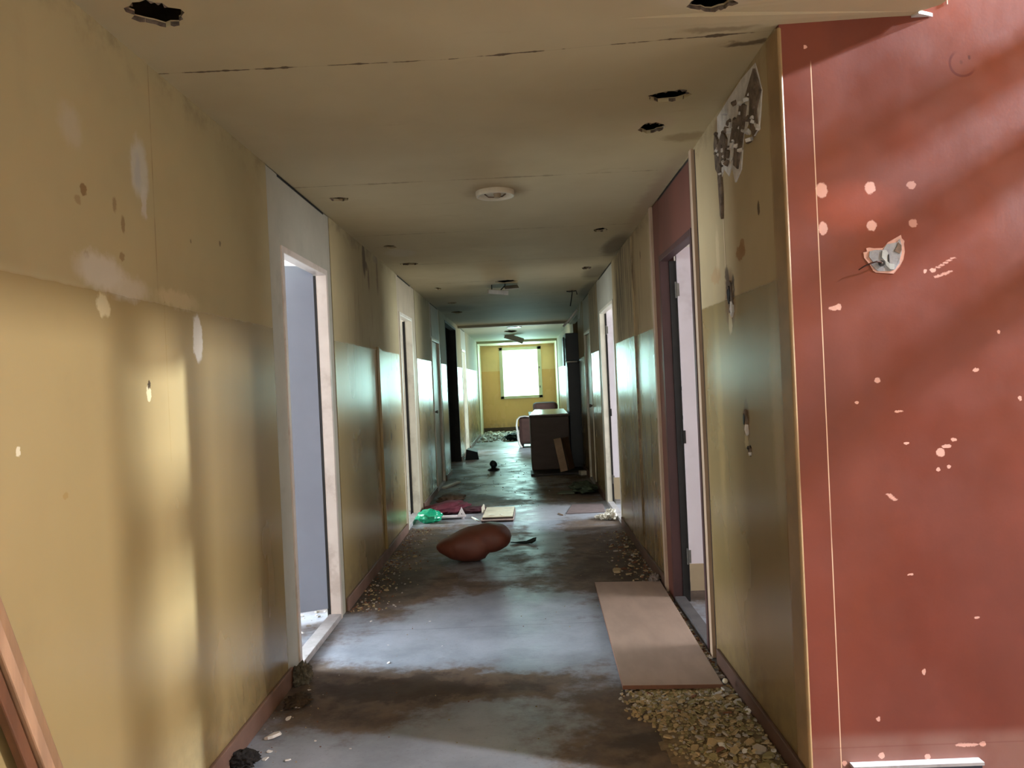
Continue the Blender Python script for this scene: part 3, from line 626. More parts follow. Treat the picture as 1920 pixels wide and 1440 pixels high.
o = finish('plaster_crumbs', bm, ['plaster', 'plaster_dark'], pg); o['kind'] = 'stuff'
def crater(name, y, z, w, h, sd, label):
    e = empty(name, (XR, y, z), label=label, cat='plaster damage'); rn = random.Random(sd)
    P = lambda k, q: [(w*k*math.cos(2*PI*i/14)*(1-q*rn.random()), h*k*math.sin(2*PI*i/14)*(1-q*rn.random())) for i in range(14)]
    on_right('crumbled_mortar', P(1, .45), .006, 'plaster_dark', y, z, e, sd); on_right('hole', P(.5, .4), .008, 'black', y+.01, z+.01, e, sd+1)
    on_right('exposed_plaster', [(q[0]-w*.4, q[1]-h*.6) for q in P(.5, .4)], .008, 'plaster', y, z, e, sd+2)
crater('broken_switch_hole', 3.31, 1.72, .045, .08, 21, 'crumbled switch hole in the right yellow wall, at the paint line')
crater('broken_socket_hole', 3.16, 1.21, .028, .055, 22, 'small crumbled socket hole halfway up the right yellow wall')
crater('screw_hole', 3.125, 1.095, .016, .018, 23, 'small dark round hole low under the crumbled socket hole')
# box hole in the red wall with wire
MR = Matrix(((1, 0, 0, 0), (0, 0, -1, 0), (0, 1, 0, 0), (0, 0, 0, 1)))
def on_red(name, pts, th, mat, x, z, parent, sd=0, jit=.002):
    bm = flake(pts, th, jit, sd)
    for v in bm.verts: v.co = MR @ v.co + Vector((x, RY, z)) - parent.location
    return finish(name, bm, mat, parent)
rb = empty('electrical_box_hole', (1.21, RY, 1.76), label='torn grey plaster patch with a cut wire in the red wall', cat='plaster damage')
K = 1/11.08/569   # metres for one unit of the sketch below
def sk(pts): return [((x-850)*K, (720-y)*K) for x, y in pts]
on_red('chipped_paint_edge', sk([(480, 490), (545, 480), (640, 500), (820, 500), (930, 390), (1050, 330), (1200, 250), (1215, 320), (1270, 380), (1255, 440), (1265, 600), (1230, 760), (1190, 830), (1150, 900), (1020, 1040), (920, 1030), (660, 1000), (600, 960), (540, 840), (510, 800), (430, 690), (415, 575), (490, 560)]), .0025, plain('chipped_pink_paint_edge', (216, 170, 156), .8, .1, 30), 1.2, 1.757, rb, 1, .0008)
on_red('grey_plaster', sk([(540, 560), (640, 540), (820, 540), (900, 430), (1100, 400), (1170, 340), (1200, 480), (1190, 640), (1150, 740), (1140, 830), (1040, 960), (930, 985), (700, 975), (640, 930), (560, 830), (600, 780), (520, 670)]), .005, plain('grey_filler_plaster', (160, 164, 172), .8, .14, 30, bump=.002), 1.2, 1.757, rb, 2, .001)
on_red('brown_hollow', sk([(1130, 400), (1185, 470), (1190, 560), (1150, 640), (1040, 580), (1090, 500)]), .007, plain('brown_hollow_plaster', (122, 106, 94), .9, .15, 30), 1.2, 1.757, rb, 3, .0008)
on_red('white_flap', sk([(790, 560), (870, 550), (905, 610), (890, 740), (910, 830), (1020, 850), (1010, 960), (930, 950), (850, 860), (840, 780), (770, 700)]), .009, plain('pale_plaster_flap', (196, 204, 206), .8, .08, 30), 1.2, 1.757, rb, 4, .001)
on_red('black_hole', sk([(895, 660), (920, 640), (925, 820), (885, 790)]), .0095, 'black', 1.2, 1.757, rb, 5, .0003)
bm = bmesh.new(); bmesh.ops.create_cone(bm, segments=20, radius1=60*K, radius2=60*K, depth=.004, cap_ends=True)
for v in bm.verts: v.co = MR @ v.co + Vector((1.2+(760-850)*K, RY-.010, 1.757+(720-825)*K)) - rb.location
finish('cable_hole', bm, 'black', rb)
bm = bmesh.new(); bm_tube(bm, [Vector((1.2+(x-850)*K, RY-d, 1.757+(720-y)*K))-rb.location for x, y, d in ((760, 815, .012), (700, 810, .025), (600, 800, .032), (480, 830, .03), (360, 880, .026), (250, 945, .022))], [.0028, .0028, .0026, .0024, .0022, .0016], 8)
finish('cut_wire', bm, plain('dark_red_wire', (52, 20, 18), .4), rb, smooth=True)
bm = bmesh.new(); bmesh.ops.create_icosphere(bm, subdivisions=2, radius=.0032)
finish('wire_tip', bm, 'frame_white', rb, Vector((1.2+(750-850)*K, RY-.014, 1.757+(720-815)*K))-rb.location, smooth=True)
for j, (x, z, hgt) in enumerate(((1.34, 1.0, 0),)): pass

# ------------------------------------------------------------------ floor: large things
BOARD = plain('fibreboard_face', (160, 138, 124), .55, .07, 3, stretch=(3, 1, 1))
BEDGE = plain('fibreboard_edge', (124, 84, 66), .7, .1, 12)
bm = bmesh.new()
vs = bm_prism(bm, [(.385, 3.53), (.825, 3.50), (.86, 5.30), (.425, 5.34)], .012, .030)
bm.faces.ensure_lookup_table()
o = finish('fibreboard_sheet', bm, [BOARD, BEDGE], bevel=.001)
for p in o.data.polygons: p.material_index = 0 if abs(p.normal.z) > .5 else 1
tag(o, 'long pinkish brown fibreboard sheet lying flat on the floor beside the red door', 'board')

# brown vinyl cushion lying on its side
from mathutils import noise as NZ
KN = [(-.302, .15, .15), (-.292, .165, .12), (-.268, .185, .090), (-.193, .23, .035), (-.119, .272, .008), (-.045, .30, .0), (.03, .315, .0), (.085, .33, .022), (.115, .337, .065), (.18, .332, .082), (.228, .312, .104), (.262, .285, .125), (.288, .250, .160), (.30, .205, .205)]
def knot(x):
    for p, q in zip(KN, KN[1:]):
        if x <= q[0]:
            t_ = (x-p[0])/(q[0]-p[0]); return p[1]+(q[1]-p[1])*t_, p[2]+(q[2]-p[2])*t_
    return KN[-1][1:]
bm = bmesh.new(); rings = []; NX, NS = 44, 40
for i in range(NX+1):
    x = -.302*math.cos(PI*i/NX) if i < NX/2 else .30*-math.cos(PI*i/NX)
    zt, zb = knot(x); zt *= .86; zb *= .86; hd = .19*min(1, ((zt-zb)/.2)**.6); zc = (zt+zb)/2; row = []
    if i in (0, NX): rings.append([bm.verts.new((x, 0, zc))]); continue
    for k in range(NS):
        a = 2*PI*k/NS; c, sn = math.cos(a), math.sin(a)
        p = Vector((x, hd*math.copysign(abs(c)**.8, c), zc+(zt-zb)/2*math.copysign(abs(sn)**.85, sn)))
        n = NZ.noise(p*7); fold = .010*math.exp(-((x+.13+p.z*.25)/.012)**2)*(p.y < 0) + .014*math.exp(-((x-.11+(p.z-.1)*.45)/.022)**2)*(p.y < .03)
        p.y += .012*n+fold; p.z += .006*NZ.noise(p*9+Vector((3, 3, 3)))*(p.z > .02); p.x += .004*n; p.z = max(p.z, 0)
        row.append(bm.verts.new(p))
    rings.append(row)
for p, q in zip(rings, rings[1:]):
    for k in range(NS):
        f = list(dict.fromkeys([p[k % len(p)], p[(k+1) % len(p)], q[(k+1) % len(q)], q[k % len(q)]])); bm.faces.new(f)
cu = finish('vinyl_cushion', bm, plain('brown_red_vinyl', (112, 62, 48), .55, .1, 4, dirt=((76, 54, 44), .35), bump=.002), loc=(-.445, 6.30, .0), rot=(0, 0, 0), smooth=True)
tag(cu, 'rounded red-brown vinyl cushion lying in the middle of the corridor floor', 'cushion')

# pale low tray with dark edge
tr_ = empty('cupboard_door_panel', (-.31, 8.28, 0), 0, 'cream cupboard panel with a dark edge lying flat behind the cushion', 'board')
bm = bmesh.new(); bm_prism(bm, [(-.17, -.33), (.15, -.34), (.17, .32), (-.15, .34)], .0, .018); finish('lower_board', bm, plain('dark_board_edge', (70, 52, 48), .6), tr_)
bm = bmesh.new(); bm_prism(bm, [(-.175, -.345), (.155, -.35), (.17, .31), (-.15, .33)], .018, .028); finish('pale_edge', bm, plain('pink_white_board', (222, 196, 188), .5), tr_)
bm = bmesh.new(); bm_prism(bm, [(-.16, -.315), (.15, -.32), (.165, .30), (-.15, .32)], .028, .044); finish('dark_rim', bm, plain('dark_rim_board', (60, 48, 44), .6), tr_)
bm = bmesh.new(); bm_prism(bm, [(-.16, -.31), (.145, -.315), (.16, .30), (-.145, .32)], .044, .052); finish('cream_face', bm, plain('cream_board_face', (226, 216, 190), .5, .08, 8, dirt=((150, 130, 100), .3)), tr_)
bm = bmesh.new(); bm_obox(bm, (-.17, .08, .075), (.014, .1, .05), (.5, .4, .3)); bm_obox(bm, (-.235, -.22, .02), (.05, .1, .01), (.2, .4, .6)); bm_obox(bm, (-.07, -.2, .056), (.05, .03, .006), (0, .1, .3)); bm_obox(bm, (.03, -.22, .056), (.02, .03, .006), (0, .1, .8))
finish('loose_splinters', bm, 'frame_white', tr_)
# dark bar-like scrap right of the cushion
bm = bmesh.new(); bm_prism(bm, [(-.14, -.01), (-.02, -.05), (.04, -.07), (.085, -.04), (.09, .10), (.06, .09), (.0, .05), (-.07, .02)], 0, .007); noisy(bm, .012, 12)
for v in bm.verts: v.co.z = abs(v.co.z)+(.014 if v.co.x > .05 else 0)
tag(finish('torn_rubber_scrap', bm, plain('dark_green_rubber', (34, 40, 38), .95, spec=.1), loc=(-.03, 6.88, .003)), 'dark torn rubber scrap just right of the vinyl cushion', 'scrap')

# bag, cloths, card at the left door
def lump(name, mat, loc, size, seed, amt, sc, flat=True, sub=4, rotz=0, crease=0):
    bm = bmesh.new(); bmesh.ops.create_icosphere(bm, subdivisions=sub, radius=1)
    for v in bm.verts:
        p = v.co.copy(); n = NZ.noise(p*sc+Vector((seed, 0, 0)))*.6+NZ.noise(p*sc*2.3+Vector((0, seed, 0)))*.4
        if crease: n -= crease*abs(NZ.noise(p*sc*1.4+Vector((seed, seed, 0))))
        p *= 1+amt*n; p = Vector((p.x*size[0], p.y*size[1], p.z*size[2]))
        if flat: p.z = max(p.z+size[2]*.82, 0)
        v.co = p
    return finish(name, bm, mat, loc=loc, rot=(0, 0, rotz), smooth=True)
GB = plain('green_plastic_film', (40, 196, 148), .22, .15, 9, spec=.7)
GB.node_tree.nodes['Principled BSDF'].inputs['Transmission Weight'].default_value = .15
gb = empty('plastic_bag', (-1.03, 8.12, 0), label='crumpled bright green plastic bag by the second left doorway', cat='bag')
b_ = lump('bag_body', GB, (0, 0, 0), (.135, .15, .072), 3, .35, 2.2, crease=.9); b_.parent = gb
bm = bmesh.new()
for k in range(5):
    a = k*1.3; bm_prism(bm, [(0, 0), (.03, .01), (.05, .05), (.01, .04)], .0, .002)
noisy(bm, .03, 20, 3); k_ = finish('tied_corner', bm, GB, gb, (.02, -.04, .12), (.4, .3, .2))
MAR = plain('maroon_cloth', (92, 30, 44), .85, .2, 6, bump=.004)
tag(lump('cloth_heap', MAR, (-.90, 8.75, 0), (.22, .40, .06), 11, .45, 1.7, crease=.8, rotz=-.3), 'heap of maroon cloth behind the green bag', 'cloth')
tag(lump('cloth_heap', plain('dark_plum_cloth', (70, 34, 42), .9, .2, 6), (-.62, 8.66, 0), (.17, .16, .03), 14, .5, 2.2, crease=.6), 'flat dark plum cloth spread right of the maroon cloth heap', 'cloth')
tag(lump('cloth_heap', plain('brown_rags', (104, 84, 70), .9, .2, 6), (-.92, 9.5, 0), (.17, .3, .045), 19, .5, 2, crease=.8), 'brown rag heap against the left wall beyond the maroon cloth', 'cloth')
ct = empty('folded_card', (-.75, 8.25, 0), 0, 'white folded card strip with an upright pointed end beside the green bag', 'card')
WC = plain('white_card', (232, 222, 226), .6, .05, 9)
bm = bmesh.new(); bm_prism(bm, [(-.19, -.06), (.09, -.045), (.09, .05), (-.19, .07)], .022, .03); bm_prism(bm, [(-.19, -.06), (-.17, -.06), (-.17, .06), (-.19, .06)], 0, .022); bm_prism(bm, [(.05, -.04), (.07, -.04), (.07, .04), (.05, .04)], 0, .022)
finish('strip', bm, WC, ct)
bm = bmesh.new(); v = [bm.verts.new(p) for p in ((.005, -.05, .03), (.10, -.055, .03), (.05, -.02, .125), (.005, -.045, .03), (.10, -.05, .03), (.05, -.012, .125))]
bm.faces.new(v[:3]); bm.faces.new(v[3:][::-1]); bm.faces.new((v[0], v[3], v[4], v[1])); bm.faces.new((v[1], v[4], v[5], v[2])); bm.faces.new((v[2], v[5], v[3], v[0]))
finish('pointed_end', bm, WC, ct)
bm = bmesh.new(); bm_obox(bm, (0, 0, 0), (.006, .003, .014), (.3, .3, 0)); finish('dark_mark', bm, 'black', ct, (.052, -.048, .058))
# far left splinter at third door
bm = bmesh.new(); bm_obox(bm, (0, 0, .02), (.06, .5, .02), (.03, .05, -.35)); tag(finish('loose_batten', bm, 'frame_white', loc=(-1.05, 10.9, .0)), 'short white batten lying at the foot of the third left door', 'batten')
# thin mat and its surround on the right
bm = bmesh.new(); bm_prism(bm, [(.39, 8.23), (.80, 8.25), (.83, 8.80), (.49, 8.83)], .001, .008)
tag(finish('floor_mat', bm, plain('brown_grey_mat', (122, 108, 108), .8, .1, 12)), 'thin dull brown mat on the floor before the second right doorway', 'mat')
bm = bmesh.new(); bm_obox(bm, (0, 0, .006), (.012, .12, .01), (0, 0, .35)); tag(finish('splinter', bm, 'grey_wood', loc=(.33, 8.22, 0)), 'thin dark splinter left of the brown mat', 'splinter')
# green rag
gr = lump('green_rag', plain('dark_green_cloth', (70, 84, 66), .9, .3, 8), (.70, 9.85, 0), (.17, .35, .065), 8, .6, 2.1, crease=.8)
tag(gr, 'dark green rag heap against the right wall beyond the brown mat', 'cloth')
bm = bmesh.new(); bm_prism(bm, [(-.16, -.1), (.05, -.12), (.1, .05), (-.1, .08)], 0, .012); noisy(bm, .02, 6, 4)
tag(finish('torn_leaf_scrap', bm, plain('grey_green_scrap', (98, 106, 90), .8), loc=(.52, 9.75, .01)), 'grey-green torn scrap left of the dark green rag', 'scrap')

# cabinet, panel on top, drawer, slab
CB = plain('dark_brown_veneer', (92, 74, 66), .5, .1, 3, stretch=(1, 1, 4))
cab = empty('brown_cabinet', (.385, 12.55, 0), 0, 'plain brown cabinet standing in the right half of the corridor', 'cabinet')
bm = bmesh.new(); bm_box(bm, -.30, .30, -.33, 1.25, .02, .84); finish('body', bm, CB, cab, bevel=.012)
bm = bmesh.new(); bm_box(bm, -.28, .28, -.31, 1.23, 0, .02); finish('plinth', bm, 'black', cab)
bm = bmesh.new(); bm_box(bm, -.312, .312, -.34, 1.26, .84, .866); finish('top_board', bm, CB, cab, bevel=.004)
bm = bmesh.new(); vs = bm_prism(bm, [(-.30, -.33), (.29, -.32), (.30, 1.22), (-.20, 1.24)], .0, .014)
for v in bm.verts: v.co.z += .866 + (v.co.y+.33)*.012
tag(finish('laminate_board', bm, plain('white_laminate', (236, 240, 238), .22, .04, 5), loc=(.385, 12.55, 0)), 'white laminate panel lying flat on top of the brown cabinet', 'board')
TAN = plain('tan_board_edge', (186, 154, 126), .6, .08, 6)
dw = empty('drawer_front', (.56, 11.78, .035), 0, 'pale-edged tan board leaning upright against the brown cabinet', 'board')
bm = bmesh.new(); bm_obox(bm, (-.045, 0, .25), (.11, .04, .5), (-.12, -.17, 0)); finish('pale_edge', bm, TAN, dw, bevel=.004)
bm = bmesh.new(); bm_obox(bm, (.08, .17, .25), (.14, .02, .49), (-.12, -.13, .9)); finish('brown_face', bm, plain('brown_board_face', (112, 84, 62), .6, .1, 5), dw, bevel=.003)
bm = bmesh.new(); bm_box(bm, -.44, .38, -.28, .22, 0, .03)
tag(finish('floor_slab', bm, plain('charcoal_slab', (60, 56, 58), .6, .2, 9, dirt=((96, 84, 80), .5)), loc=(.5, 11.92, 0), bevel=.004), 'dark low slab on the floor under the leaning tan board', 'board')
bm = bmesh.new(); bm_obox(bm, (0, 0, .03), (.1, .12, .06), (0, 0, .2)); tag(finish('white_block', bm, 'frame_white', loc=(.82, 11.55, 0), bevel=.004), 'small white block on the floor against the right wall by the slab', 'block')
# wardrobe
WD = plain('teal_black_cupboard', (20, 34, 42), .4, .15, 4)
wr = empty('tall_cupboard', (.98, 12.95, 0), 0, 'tall dark teal two-part cupboard in the right side recess', 'cupboard')
bm = bmesh.new(); bm_box(bm, -.26, .28, -.33, .33, 0, 1.68); finish('lower_cabinet', bm, WD, wr, bevel=.006)
bm = bmesh.new(); bm_box(bm, -.27, .26, -.36, .33, 1.70, 2.14); finish('upper_cabinet', bm, WD, wr, bevel=.006)
bm = bmesh.new(); bm_box(bm, -.255, .24, -.352, -.335, .06, 1.66); dr = finish('cupboard_door', bm, WD, wr, bevel=.003)
for a_, b_x in ((-.255, -.10), (.14, .26)):
    bm = bmesh.new(); bm_box(bm, a_, b_x, -.36, -.34, 1.672, 1.69); finish('metal_strip', bm, 'frame_white', wr)
bm = bmesh.new(); bm_box(bm, -.31, -.285, -.3, .1, 1.62, 2.08); finish('open_flap', bm, WD, wr, bevel=.003)
# dark box and ball on the left
bm = bmesh.new(); bm_prism(bm, [(-.12, -.25), (.13, -.2), (.1, .25), (-.1, .2)], 0, .2)
for v in bm.verts:
    if v.co.z > .1: v.co.x = v.co.x*.8+.0; v.co.z -= (v.co.x+.1)*.3
tag(finish('tipped_box', bm, plain('blue_black_box', (30, 40, 48), .6), loc=(-1.0, 14.75, 0), bevel=.004), 'dark tipped box by the left wall past the dark opening', 'box')
bm = bmesh.new(); bmesh.ops.create_icosphere(bm, subdivisions=3, radius=.06)
for v in bm.verts: v.co *= 1+.2*NZ.noise(v.co*18)
bl = empty('cup_shaped_lump', (-.53, 12.65, 0), 0, 'small dark round lump on a flat base in mid-corridor', 'debris')
finish('round_top', bm, plain('dark_teal_lump', (42, 54, 56), .5), bl, (0, 0, .1), smooth=True)
bm = bmesh.new(); bm_lathe(bm, [(0, 0), (.1, 0), (.09, .015), (.04, .03), (.035, .06), (0, .06)], 16); noisy(bm, .01, 10, 2)
finish('flat_base', bm, 'black', bl, (0, 0, .008))

# armchair with a sheet
AC = plain('brown_upholstery', (72, 48, 46), .8, .12, 7, bump=.003)
ac = empty('armchair', (.30, 17.0, 0), 0, 'brown upholstered armchair behind the brown cabinet, facing left', 'armchair')
def cushion(name, x0, x1, y0, y1, z0, z1, bev, mat=AC):
    bm = bmesh.new(); bm_box(bm, x0, x1, y0, y1, z0, z1); return finish(name, bm, mat, ac, bevel=bev, smooth=False)
cushion('seat', -.38, .2, -.3, .3, .14, .42, .05); cushion('armrest', -.42, .32, -.44, -.28, .08, .64, .06); cushion('armrest', -.42, .32, .28, .44, .08, .64, .06)
o = cushion('backrest', -.06, .36, -.44, .44, .12, .93, .07)
for v in o.data.vertices:
    if v.co.z > .5: v.co.x += -.05 if v.co.x < 0 else .06
for x, y in ((-.36, -.38), (-.36, .38), (.28, -.38), (.28, .38)):
    bm = bmesh.new(); bm_box(bm, x-.025, x+.025, y-.025, y+.025, 0, .13); finish('leg', bm, 'black', ac)
bm = bmesh.new(); N = 16
prof = [(-.18, .66), (-.30, .67), (-.40, .66), (-.46, .60), (-.475, .48), (-.46, .34), (-.45, .2), (-.43, .08), (-.38, .015)]
g = []
for j in range(N+1):
    yy = -.50+.34*j/N; row = []
    for i, (x, z) in enumerate(prof):
        wv = .03*math.sin(j*1.3+i*.5)*(i/len(prof)); row.append(bm.verts.new((x+wv, yy+.05*math.sin(i), z+.006*math.sin(j*2+i))))
    g.append(row)
for a, b in zip(g, g[1:]):
    for i in range(len(prof)-1): bm.faces.new((a[i], a[i+1], b[i+1], b[i]))
o = finish('white_sheet', bm, plain('white_cotton_sheet', (226, 224, 226), .8, .06, 8), loc=(.30, 17.0, 0), smooth=True)
sm = o.modifiers.new('thickness', 'SOLIDIFY'); sm.thickness = .01
tag(o, 'white sheet draped over the near arm of the brown armchair', 'sheet')

# battens leaning at the lower left
for i, (dy, dx, m) in enumerate(((0, 0, (150, 116, 84)), (-.038, .010, (170, 134, 104)), (-.076, .0, (104, 66, 42)))):
    bm = bmesh.new(); a = Vector((XL+.03+dx, 1.87+dy, .50)); d = Vector((0, -.42, 1)).normalized()
    lo = a-d*.54; hi = a+d*1.3
    mt = plain('batten_wood', m, .6, .12, 5, stretch=(5, 5, .6))
    u = Vector((1, 0, 0)); q = d.cross(u)
    vs = [bm.verts.new(p+u*s1*.012+q*s2*.015) for p in (lo, hi) for s1, s2 in ((-1, -1), (1, -1), (1, 1), (-1, 1))]
    for f in ((0, 1, 2, 3), (7, 6, 5, 4), (0, 4, 5, 1), (1, 5, 6, 2), (2, 6, 7, 3), (3, 7, 4, 0)): bm.faces.new([vs[k] for k in f])
    o = finish('wooden_batten', bm, mt, bevel=.004)
    tag(o, ('bare wood batten leaning on the left wall, the one nearest the corridor', 'pale middle one of three wood battens leaning on the left wall', 'darkest reddish wood batten leaning at the lower left corner')[i], 'batten', 'battens leaning on the left wall')

# ------------------------------------------------------------------ rubble
CH = {'ochre': plain('ochre_paint_flake', (176, 156, 120), .8, .15, 30), 'grey': plain('grey_plaster_chip', (170, 164, 156), .85, .15, 30),
      'white': plain('white_plaster_chip', (226, 224, 222), .8, .08, 30), 'brown': plain('brown_chip', (120, 78, 54), .8, .2, 30), 'green': plain('khaki_paint_flake', (146, 136, 98), .8, .15, 30)}
chipmesh = {}
def chip_mesh(kind, k):
    key = (kind, k)
    if key in chipmesh: return chipmesh[key]
    rn = random.Random(100+k*7+len(kind)); n = rn.randint(5, 8); bm = bmesh.new()
    pts = [(math.cos(2*PI*i/n)*(.6+.5*rn.random()), math.sin(2*PI*i/n)*(.45+.4*rn.random())) for i in range(n)]
    bm_prism(bm, pts, 0, .28+.3*rn.random())
    for v in bm.verts:
        v.co.z += .18*v.co.x*v.co.y + rn.uniform(-.04, .04); v.co.x *= 1-.15*(v.co.z > .2)
    bmesh.ops.recalc_face_normals(bm, faces=bm.faces[:])
    me = bpy.data.meshes.new('plaster_chip'); bm.to_mesh(me); bm.free(); me.materials.append(CH[kind]); chipmesh[key] = me; return me
def chip(x, y, s, kind, label, group, z=0., tilt=.25, name='plaster_chip', rn=random):
    o = bpy.data.objects.new(name, chip_mesh(kind, rn.randint(0, 7))); C.objects.link(o)
    o.scale = (s, s, s*.55); o.rotation_euler = (rn.uniform(-tilt, tilt), rn.uniform(-tilt, tilt), rn.uniform(0, 6.28)); o.location = (x, y, z+s*.08)
    return tag(o, label, 'plaster chip', group)
rn = random.Random(11)
def heapz(x, y):
    a = max(0, 1-((x-.80)/.34)**2-((y-3.02)/.55)**2); return .026*a
n_chips = 0
LBL = 'small broken plaster chip in the rubble heap before the fibreboard sheet'
while n_chips < 190:
    x = rn.uniform(.30, .855); y = rn.uniform(2.72, 3.50)
    lim = .40+.30*max(0, (3.28-y)/.5)*(1 if y > 3.0 else .7)
    if x < lim+rn.uniform(-.06, .14): continue
    if y > 3.30 and x < .36: continue
    s = rn.choice((.010, .012, .014, .018, .024)) * (1.25 if y < 3 else 1)
    kd = rn.choices(('ochre', 'grey', 'green', 'brown', 'white'), (5, 3, 4, .6, .7))[0]
    zone = 'next to the right baseboard' if x > .72 else ('just before the fibreboard sheet' if y > 3.22 else 'at its left fringe')
    word = {'ochre': 'ochre paint', 'grey': 'grey plaster', 'green': 'khaki paint', 'brown': 'brown painted', 'white': 'white plaster'}[kd]
    chip(x, y, s, kd, 'small %s chip in the near rubble heap, %s' % (word, zone), 'small %s chips in the near heap, %s' % (word, zone), heapz(x, y)+.001, .5, rn=rn); n_chips += 1
def crumbs(name, spots, label, mats, sd):
    rn2 = random.Random(sd); bm = bmesh.new()
    for (x, y, z, s) in spots:
        n = 5; a0 = rn2.random()*6; c = Vector((x, y, z)); h = s*rn2.uniform(.3, .7); mi = rn2.randrange(len(mats)); tx, ty = rn2.uniform(-.4, .4), rn2.uniform(-.4, .4)
        lo, hi = [], []
        for i in range(n):
            r = s*rn2.uniform(.6, 1.1); dx, dy = math.cos(a0+2*PI*i/n)*r, math.sin(a0+2*PI*i/n)*r
            lo.append(bm.verts.new(c+Vector((dx, dy, 0)))); hi.append(bm.verts.new(c+Vector((dx*.85, dy*.85, max(h+dx*tx+dy*ty, .0008)))))
        bm.faces.new(hi).material_index = mi
        for i in range(n): bm.faces.new((lo[i], lo[(i+1) % n], hi[(i+1) % n], hi[i])).material_index = mi
    o = finish(name, bm, [CH[m] for m in mats]); o['kind'] = 'stuff'; return tag(o, label, 'rubble')
sp = []
while len(sp) < 3200:
    x = rn.uniform(.28, .866); y = rn.uniform(2.62, 3.56)
    lim = .36+.26*max(0, (3.3-y)/.5)*(1 if y > 3.0 else .7)
    if x < lim+abs(rn.gauss(0, .09)): continue
    sp.append((x, y, heapz(x, y)*rn.random(), rn.uniform(.004, .013)))
crumbs('plaster_rubble', sp, 'fine plaster crumbs heaped along the right baseboard in the foreground', ['ochre', 'grey', 'green', 'ochre', 'green'], 1)
bm = bmesh.new(); N = 26                       # low mound under the crumbs
gv = [[bm.verts.new((.36+.505*i/N, 2.6+.95*j/N, max(0, heapz(.36+.505*i/N, 2.6+.95*j/N)*.9-.001+.004*NZ.noise(Vector((i*.7, j*.7, 0)))))) for i in range(N+1)] for j in range(N+1)]
for j in range(N):
    for i in range(N):
        q = (gv[j][i], gv[j][i+1], gv[j+1][i+1], gv[j+1][i])
        if sum(v.co.z for v in q) > .004: bm.faces.new(q)
bmesh.ops.delete(bm, geom=[v for v in bm.verts if not v.link_faces], context='VERTS')
o = finish('rubble_dust', bm, plain('plaster_dust', (128, 112, 88), .95, .2, 30, bump=.003), smooth=True); o['kind'] = 'stuff'; tag(o, 'low mound of plaster dust under the near rubble', 'rubble')
# strip of debris between the sheet and the wall
sp = [(rn.uniform(.80+.0*0, .872) if y < 3.9 else rn.uniform(.84, .874), y, 0, rn.uniform(.003, .012)) for y in [rn.uniform(3.5, 5.6) for _ in range(420)]]
sp = [q for q in sp if not (q[0] < .845 and q[1] > 3.45)]
sp += [(.87-abs(rn.gauss(0, .12)), rn.uniform(5.35, 7.2), 0, rn.uniform(.003, .012)) for _ in range(330)]
sp += [(XL+.02+abs(rn.gauss(0, .13)), rn.uniform(4.95, 7.9), 0, rn.uniform(.003, .011)) for _ in range(500)]
sp += [(XL+.02+abs(rn.gauss(0, .1)), rn.uniform(2.6, 3.9), 0, rn.uniform(.002, .005)) for _ in range(60)]
sp += [(rn.uniform(-1.1, .8), rn.uniform(2.7, 12), 0, rn.uniform(.002, .005)) for _ in range(260)]
sp += [(rn.uniform(-1.1, .8), rn.uniform(8.8, 14), 0, rn.uniform(.004, .012)) for _ in range(160)]
sp = [q for q in sp if not (q[1] > 11.5 and q[0] > .0) and not (7.8 < q[1] < 9.9 and (q[0] < -.1 or q[0] > .45))]
crumbs('scattered_crumbs', sp, 'brownish crumbs scattered along both walls of the corridor', ['ochre', 'brown', 'green', 'brown', 'grey'], 2)
for i in range(26):
    y = rn.uniform(3.42, 5.2); chip(rn.uniform(.85, .868), y, rn.choice((.010, .014, .018)), rn.choice(('grey', 'white', 'ochre', 'brown')), 'small plaster chip between the fibreboard sheet and the right wall', 'chips beside the fibreboard sheet', rn=rn)
for i in range(26):
    y = rn.uniform(5.4, 6.8); chip(.84-abs(rn.gauss(0, .12)), y, rn.choice((.012, .02, .028)), rn.choice(('grey', 'ochre', 'ochre', 'brown')), 'plaster chip on the brown floor behind the fibreboard sheet', 'chips behind the fibreboard sheet', rn=rn)
for i in range(22):
    y = rn.uniform(5.0, 7.6); chip(XL+.05+abs(rn.gauss(0, .12)), y, rn.choice((.012, .02, .026)), rn.choice(('grey', 'ochre', 'brown', 'ochre')), 'plaster chip along the left wall between the first two doors', 'chips along the left wall', rn=rn)
big = [(.62, 5.72, .05, 'ochre'), (.69, 5.62, .035, 'ochre'), (.74, 5.86, .04, 'ochre')]
for x, y, s, k in big: chip(x, y, s, k, 'broad ochre plaster flake behind the fibreboard sheet', 'broad ochre flakes', rn=rn)
for x, y, s in ((.835, 3.62, .036), (.83, 3.48, .034), (.80, 3.40, .034)):
    chip(x, y, s, 'grey', 'pale plaster lump at the near right corner of the fibreboard sheet', 'lumps at the sheet corner', .012, .6, rn=rn)
sph = bmesh.new(); bmesh.ops.create_icosphere(sph, subdivisions=2, radius=.012)
tag(finish('white_bottle_cap', sph, 'frame_white', loc=(.825, 3.46, .06), smooth=True), 'tiny round white bottle cap on the debris at the fibreboard corner', 'bottle cap')  # bottle cap, modelled as a small white ball
for x, y, s, in ((-1.085, 3.20, .040), (-1.06, 3.08, .017), (-1.055, 3.02, .018), (-1.075, 3.38, .018), (-1.07, 3.50, .026), (-.965, 3.00, .015), (-1.07, 3.70, .012), (-.93, 2.86, .02), (-.74, 3.08, .007), (-.90, 3.16, .007), (-.75, 4.02, .012), (-.80, 4.3, .008), (-.98, 4.75, .014), (-.62, 4.7, .009), (-.5, 4.25, .006)):
    chip(x, y, s, 'white', 'bright white plaster chip on the grey floor near the left baseboard', 'white chips by the left baseboard', rn=rn)
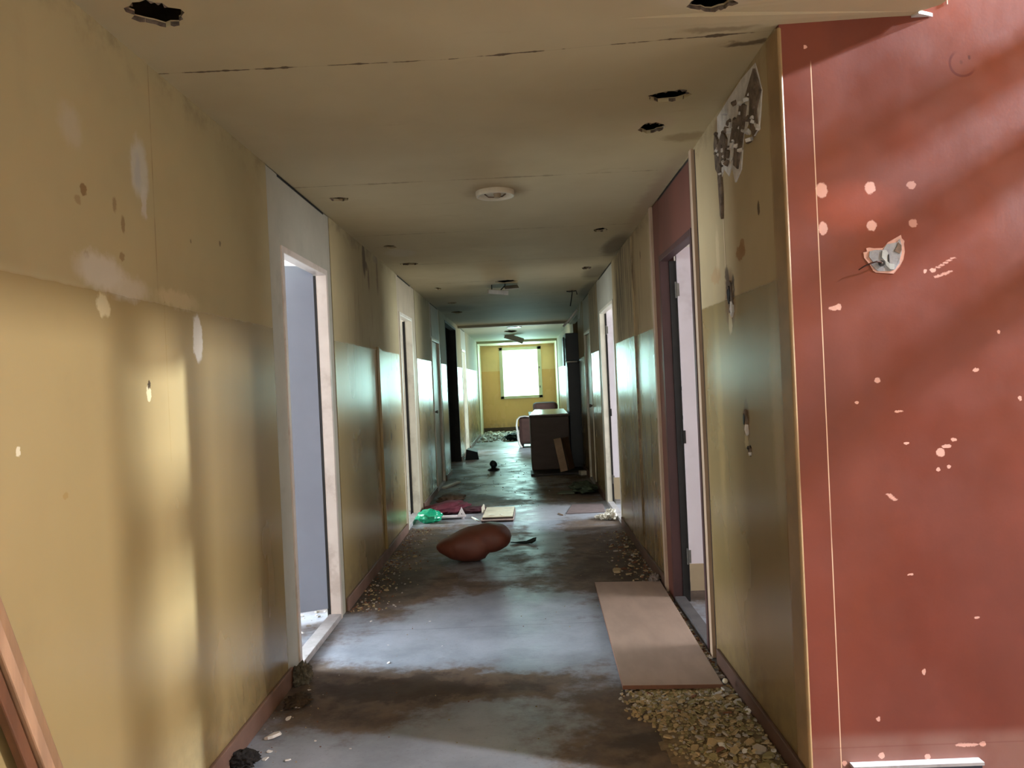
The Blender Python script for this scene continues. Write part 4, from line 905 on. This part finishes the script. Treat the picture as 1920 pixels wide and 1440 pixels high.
tag(lump('black_clump', plain('black_felt', (34, 30, 30), .95, .3, 40, bump=.01), (-1.12, 2.98, 0), (.05, .045, .028), 5, .9, 4), 'black felted clump against the left baseboard at the bottom edge', 'debris')
tag(lump('grey_clump', plain('grey_mortar_lump', (104, 98, 84), .95, .3, 40, bump=.01), (-1.13, 3.80, 0), (.045, .06, .05), 6, .9, 4), 'grey mortar lump at the foot of the first left door frame', 'debris')
tag(lump('brown_clump', plain('brown_mud_lump', (70, 56, 42), .95, .3, 40), (-1.08, 3.55, 0), (.05, .07, .016), 7, .9, 4), 'flat brown dirt lump beside the left baseboard', 'debris')
tag(lump('grey_clump', plain('grey_knot', (132, 118, 110), .95, .3, 40), (.83, 5.34, .002), (.035, .05, .035), 9, .9, 4), 'knotted grey lump at the far right corner of the fibreboard sheet', 'debris')
# crumpled white foil by the second right door
for i in range(9):
    tag(lump('crumpled_paper', 'plaster' and MATS['frame_white'], (.70+.018*i+rn.uniform(-.02, .02), 7.86+rn.uniform(-.08, .12), 0), (.035, .05, .02+.004*i), 30+i, 1.1, 4, sub=3, crease=.8), 'crumpled white paper scrap at the foot of the second right doorway', 'paper', 'crumpled papers by the second right doorway')
# far rubble
sp = [(rn.uniform(XL+.05, .5), rn.uniform(18.6, 22.2), 0, rn.uniform(.01, .05)) for _ in range(500)]
crumbs('far_rubble', sp, 'pale rubble covering the floor under the far window', ['white', 'white', 'grey'], 5)
for i in range(34):
    x = rn.uniform(XL+.1, .0); y = rn.uniform(19.2, 22.1)
    chip(x, y, rn.uniform(.05, .11), 'white', 'white crumpled plaster piece on the floor under the far window', 'white pieces under the far window', 0, .7, rn=rn)
tag(lump('dark_clump', plain('teal_black_rag', (30, 52, 58), .8), (-.28, 19.0, 0), (.22, .35, .09), 15, .6, 2, crease=.5), 'dark rag lump among the pale rubble below the far window', 'cloth')
# rubble inside the first left room
sp = [(rn.uniform(-2.2, -1.32), rn.uniform(3.9, 5.4), 0, rn.uniform(.004, .02)) for _ in range(260)]
crumbs('room_rubble', sp, 'white plaster crumbs on the floor inside the first left doorway', ['white', 'grey'], 6)
